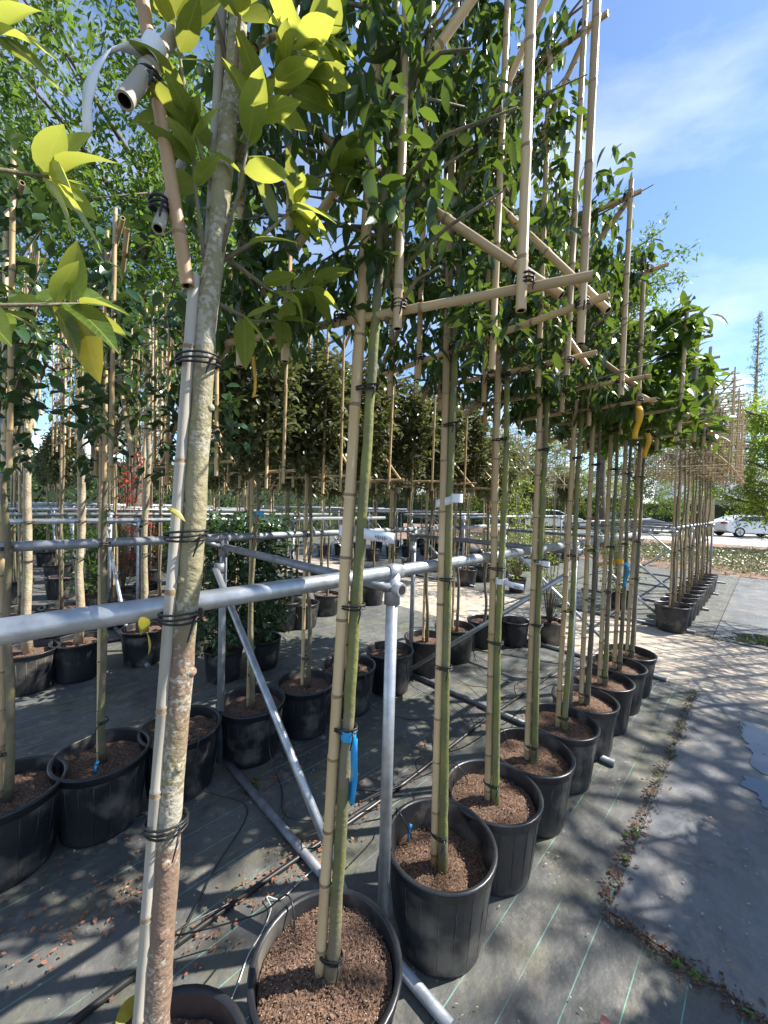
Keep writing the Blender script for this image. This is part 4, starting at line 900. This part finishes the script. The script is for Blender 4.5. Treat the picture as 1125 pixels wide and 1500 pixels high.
# houses
def house(name, az, dist, wid, dep, hw, hr_, wallm, label, rot):
    e = bpy.data.objects.new(name, None); COL.objects.link(e); e.location = by_angle(az, dist); e.rotation_euler = (0, 0, R(rot)); tag(e, label, 'house')
    mb = MB(); x = wid / 2; y = dep / 2; mb.box((-x, -y, 0), (x, y, hw)); mb.add([(-x, -y, hw), (-x, y, hw), (-x, 0, hw + hr_ * .93)], [(0, 1, 2)]); mb.add([(x, -y, hw), (x, y, hw), (x, 0, hw + hr_ * .93)], [(0, 1, 2)]); link('wall', mb.mesh('wall', wallm, smooth=False), e)
    mb = MB(); o2 = 0.5
    for sg in (-1, 1):
        a = Vector((-x - .4, sg * (y + o2), hw - .25)); b_ = Vector((x + .4, sg * (y + o2), hw - .25)); c_ = Vector((x + .4, 0, hw + hr_)); d_ = Vector((-x - .4, 0, hw + hr_)); u = Vector((0, 0, .16))
        mb.add([a, b_, c_, d_, a + u, b_ + u, c_ + u, d_ + u], [(0, 1, 2, 3), (4, 5, 6, 7), (0, 1, 5, 4), (1, 2, 6, 5), (3, 0, 4, 7)])
    rf = link('roof', mb.mesh('roof', 'roof', smooth=False), e)
    mb = MB(); mb.box((x * .4, -.35, hw + hr_ * .6), (x * .4 + .7, .35, hw + hr_ + .8)); link('chimney', mb.mesh('chimney', 'wall_brick', smooth=False), rf)
    for k in range(int(wid // 2.6)):
        xx = -x + 1.3 + 2.6 * k
        mb = MB(); mb.box((xx - .6, -y - .04, .9), (xx + .6, -y + .02, 2.2)); w_ = link('window', mb.mesh('window', 'window_frame', smooth=False), e)
        mb = MB(); mb.box((xx - .5, -y - .06, 1.0), (xx - .04, -y - .03, 2.1)); mb.box((xx + .04, -y - .06, 1.0), (xx + .5, -y - .03, 2.1)); link('pane', mb.mesh('pane', 'window_glass', smooth=False), w_)
house('house', 43.5, 56, 15, 9, 3.0, 3.4, 'wall_white', 'low white house with grey roof behind the hedge', -40)
house('house', 27, 52, 9, 8, 3.0, 3.0, 'wall_brick', 'brick house with pale grey roof glimpsed between the stems', -25)
hedge('hedge', by_angle(2, 33), by_angle(33.5, 36), 2.6, 1.6, 'leaf_tree', 'loose green hedge along the road behind the racks', 5000, (0.12, 0.22))
for i, (az, di, H_) in enumerate(((9, 24, 6.5), (15, 27, 7.5), (20, 23, 6), (26.5, 27, 8), (33, 31, 8.5), (37.5, 38, 10), (49, 40, 10))):
    big_tree('bushy_tree', by_angle(az, di), H_, 2.6, 1.2, 'leaf_spring' if i % 2 else 'leaf_tree', 'bushy green tree standing along the road behind the racks', 900, (0.12, 0.22), 0.13, 30 + i, 'bushy trees along the road')
# cars
def car_meshes(paint):
    prof = [(-2.2, .42), (-2.22, .75), (-2.12, 1.0), (-1.75, 1.12), (-1.1, 1.40), (-.3, 1.48), (.35, 1.42), (1.15, 1.02), (1.9, .86), (2.18, .68), (2.2, .40), (1.75, .28), (-1.8, .28)]
    mb = MB(); n = len(prof); V = []; sec = [(-.90, .90, 0), (-.80, 1.0, .0), (.80, 1.0, 0), (.90, .90, 0)]
    for (y, k, _) in sec:
        for (x, z) in prof: V.append((x * (1 if abs(y) < .85 else .97), y * (1.0 if z < 1.0 else 0.80 + 0.2 * max(0, 1 - (z - 1.0) / .5) * .6), .3 + (z - .3) * (1 if abs(y) < .85 else .96)))
    F = []
    for i in range(3):
        for j in range(n): F.append((i * n + j, i * n + (j + 1) % n, (i + 1) * n + (j + 1) % n, (i + 1) * n + j))
    F.append(tuple(range(n))); F.append(tuple(3 * n + j for j in range(n - 1, -1, -1)))
    mb.add(V, F); body = mb.mesh('body', paint, smooth=False)
    gl = []
    for sg in (-1, 1):
        for quad in (((-1.45, 1.08), (-.45, 1.08), (-.45, 1.38), (-1.0, 1.34)), ((-.38, 1.08), (.85, 1.06), (.3, 1.36), (-.38, 1.40))):
            m_ = MB(); v = [(x, sg * (.905 if z < 1.2 else .80), z) for x, z in quad]; v2 = [(x, sg * (.80 if z < 1.2 else .70), z) for x, z in quad]
            m_.add(v + v2, [(0, 1, 2, 3), (4, 5, 6, 7), (0, 1, 5, 4), (1, 2, 6, 5), (2, 3, 7, 6), (3, 0, 4, 7)]); gl.append(m_.mesh('side_window', 'window_glass', smooth=False))
    m_ = MB(); m_.add([(.42, -.68, 1.42), (.42, .68, 1.42), (1.13, .76, 1.06), (1.13, -.76, 1.06)], [(0, 1, 2, 3)]); ws = m_.mesh('windscreen', 'window_glass', smooth=False)
    m_ = MB(); m_.lathe([(.0, -.1), (.2, -.1), (.33, -.1), (.34, -.06), (.34, .06), (.33, .1), (.2, .1), (0, .1)], 24); ty = m_.mesh('tyre', 'tyre')
    m_ = MB(); m_.lathe([(0, .105), (.05, .115), (.08, .105), (.20, .102), (.225, .108)], 24)
    for k in range(5):
        a = k * 1.2566; m_.tube([(0, 0, .11), (.2 * math.cos(a), .2 * math.sin(a), .115)], .022, 5)
    ri = m_.mesh('rim', 'alloy')
    return body, gl, ws, ty, ri
def car(loc, rot, paint, label):
    body, gl, ws, ty, ri = car_meshes(paint); e = bpy.data.objects.new('parked_car', None); COL.objects.link(e); e.location = loc; e.rotation_euler = (0, 0, R(rot)); tag(e, label, 'car')
    bo = link('body', body, e)
    for g in gl: link('side_window', g, e)
    w_ = link('windscreen', ws, e, (0.012, 0, 0.02))
    for x in (-1.35, 1.38):
        for sg in (-1, 1):
            wh = link('wheel', ty, e, (x, sg * .80, .34), (R(-90 * sg), 0, 0)); link('rim', ri, wh)
    for sg in (-1, 1):
        m_ = MB(); m_.box((-2.225, sg * .62 - .2, .86), (-2.10, sg * .62 + .2, .98)); link('tail_lamp', m_.mesh('tail_lamp', 'lamp_red', smooth=False), e)
        m_ = MB(); m_.box((2.02, sg * .62 - .18, .66), (2.185, sg * .62 + .18, .76)); link('headlight', m_.mesh('headlight', 'lamp_clear', smooth=False), e)
        m_ = MB(); m_.box((.62, sg * .98 - .09, 1.02), (.80, sg * .98 + .09, 1.14)); link('mirror', m_.mesh('mirror', paint, smooth=False), e)
car(Vector((25.0, 26.2, 0.01)), -4, 'car_white', 'white hatchback parked beyond the bare lattice trees')
car(Vector((31.0, 31.0, 0.01)), -8, 'car_blue', 'dark blue car parked behind the white hatchback')
car(Vector((17.6, 27.5, 0.01)), -4, 'car_grey', 'grey car parked behind the rack posts beyond the path')
car(Vector((12.4, 28.5, 0.01)), -4, 'car_white', 'white car glimpsed through the yellow-green shrubs')
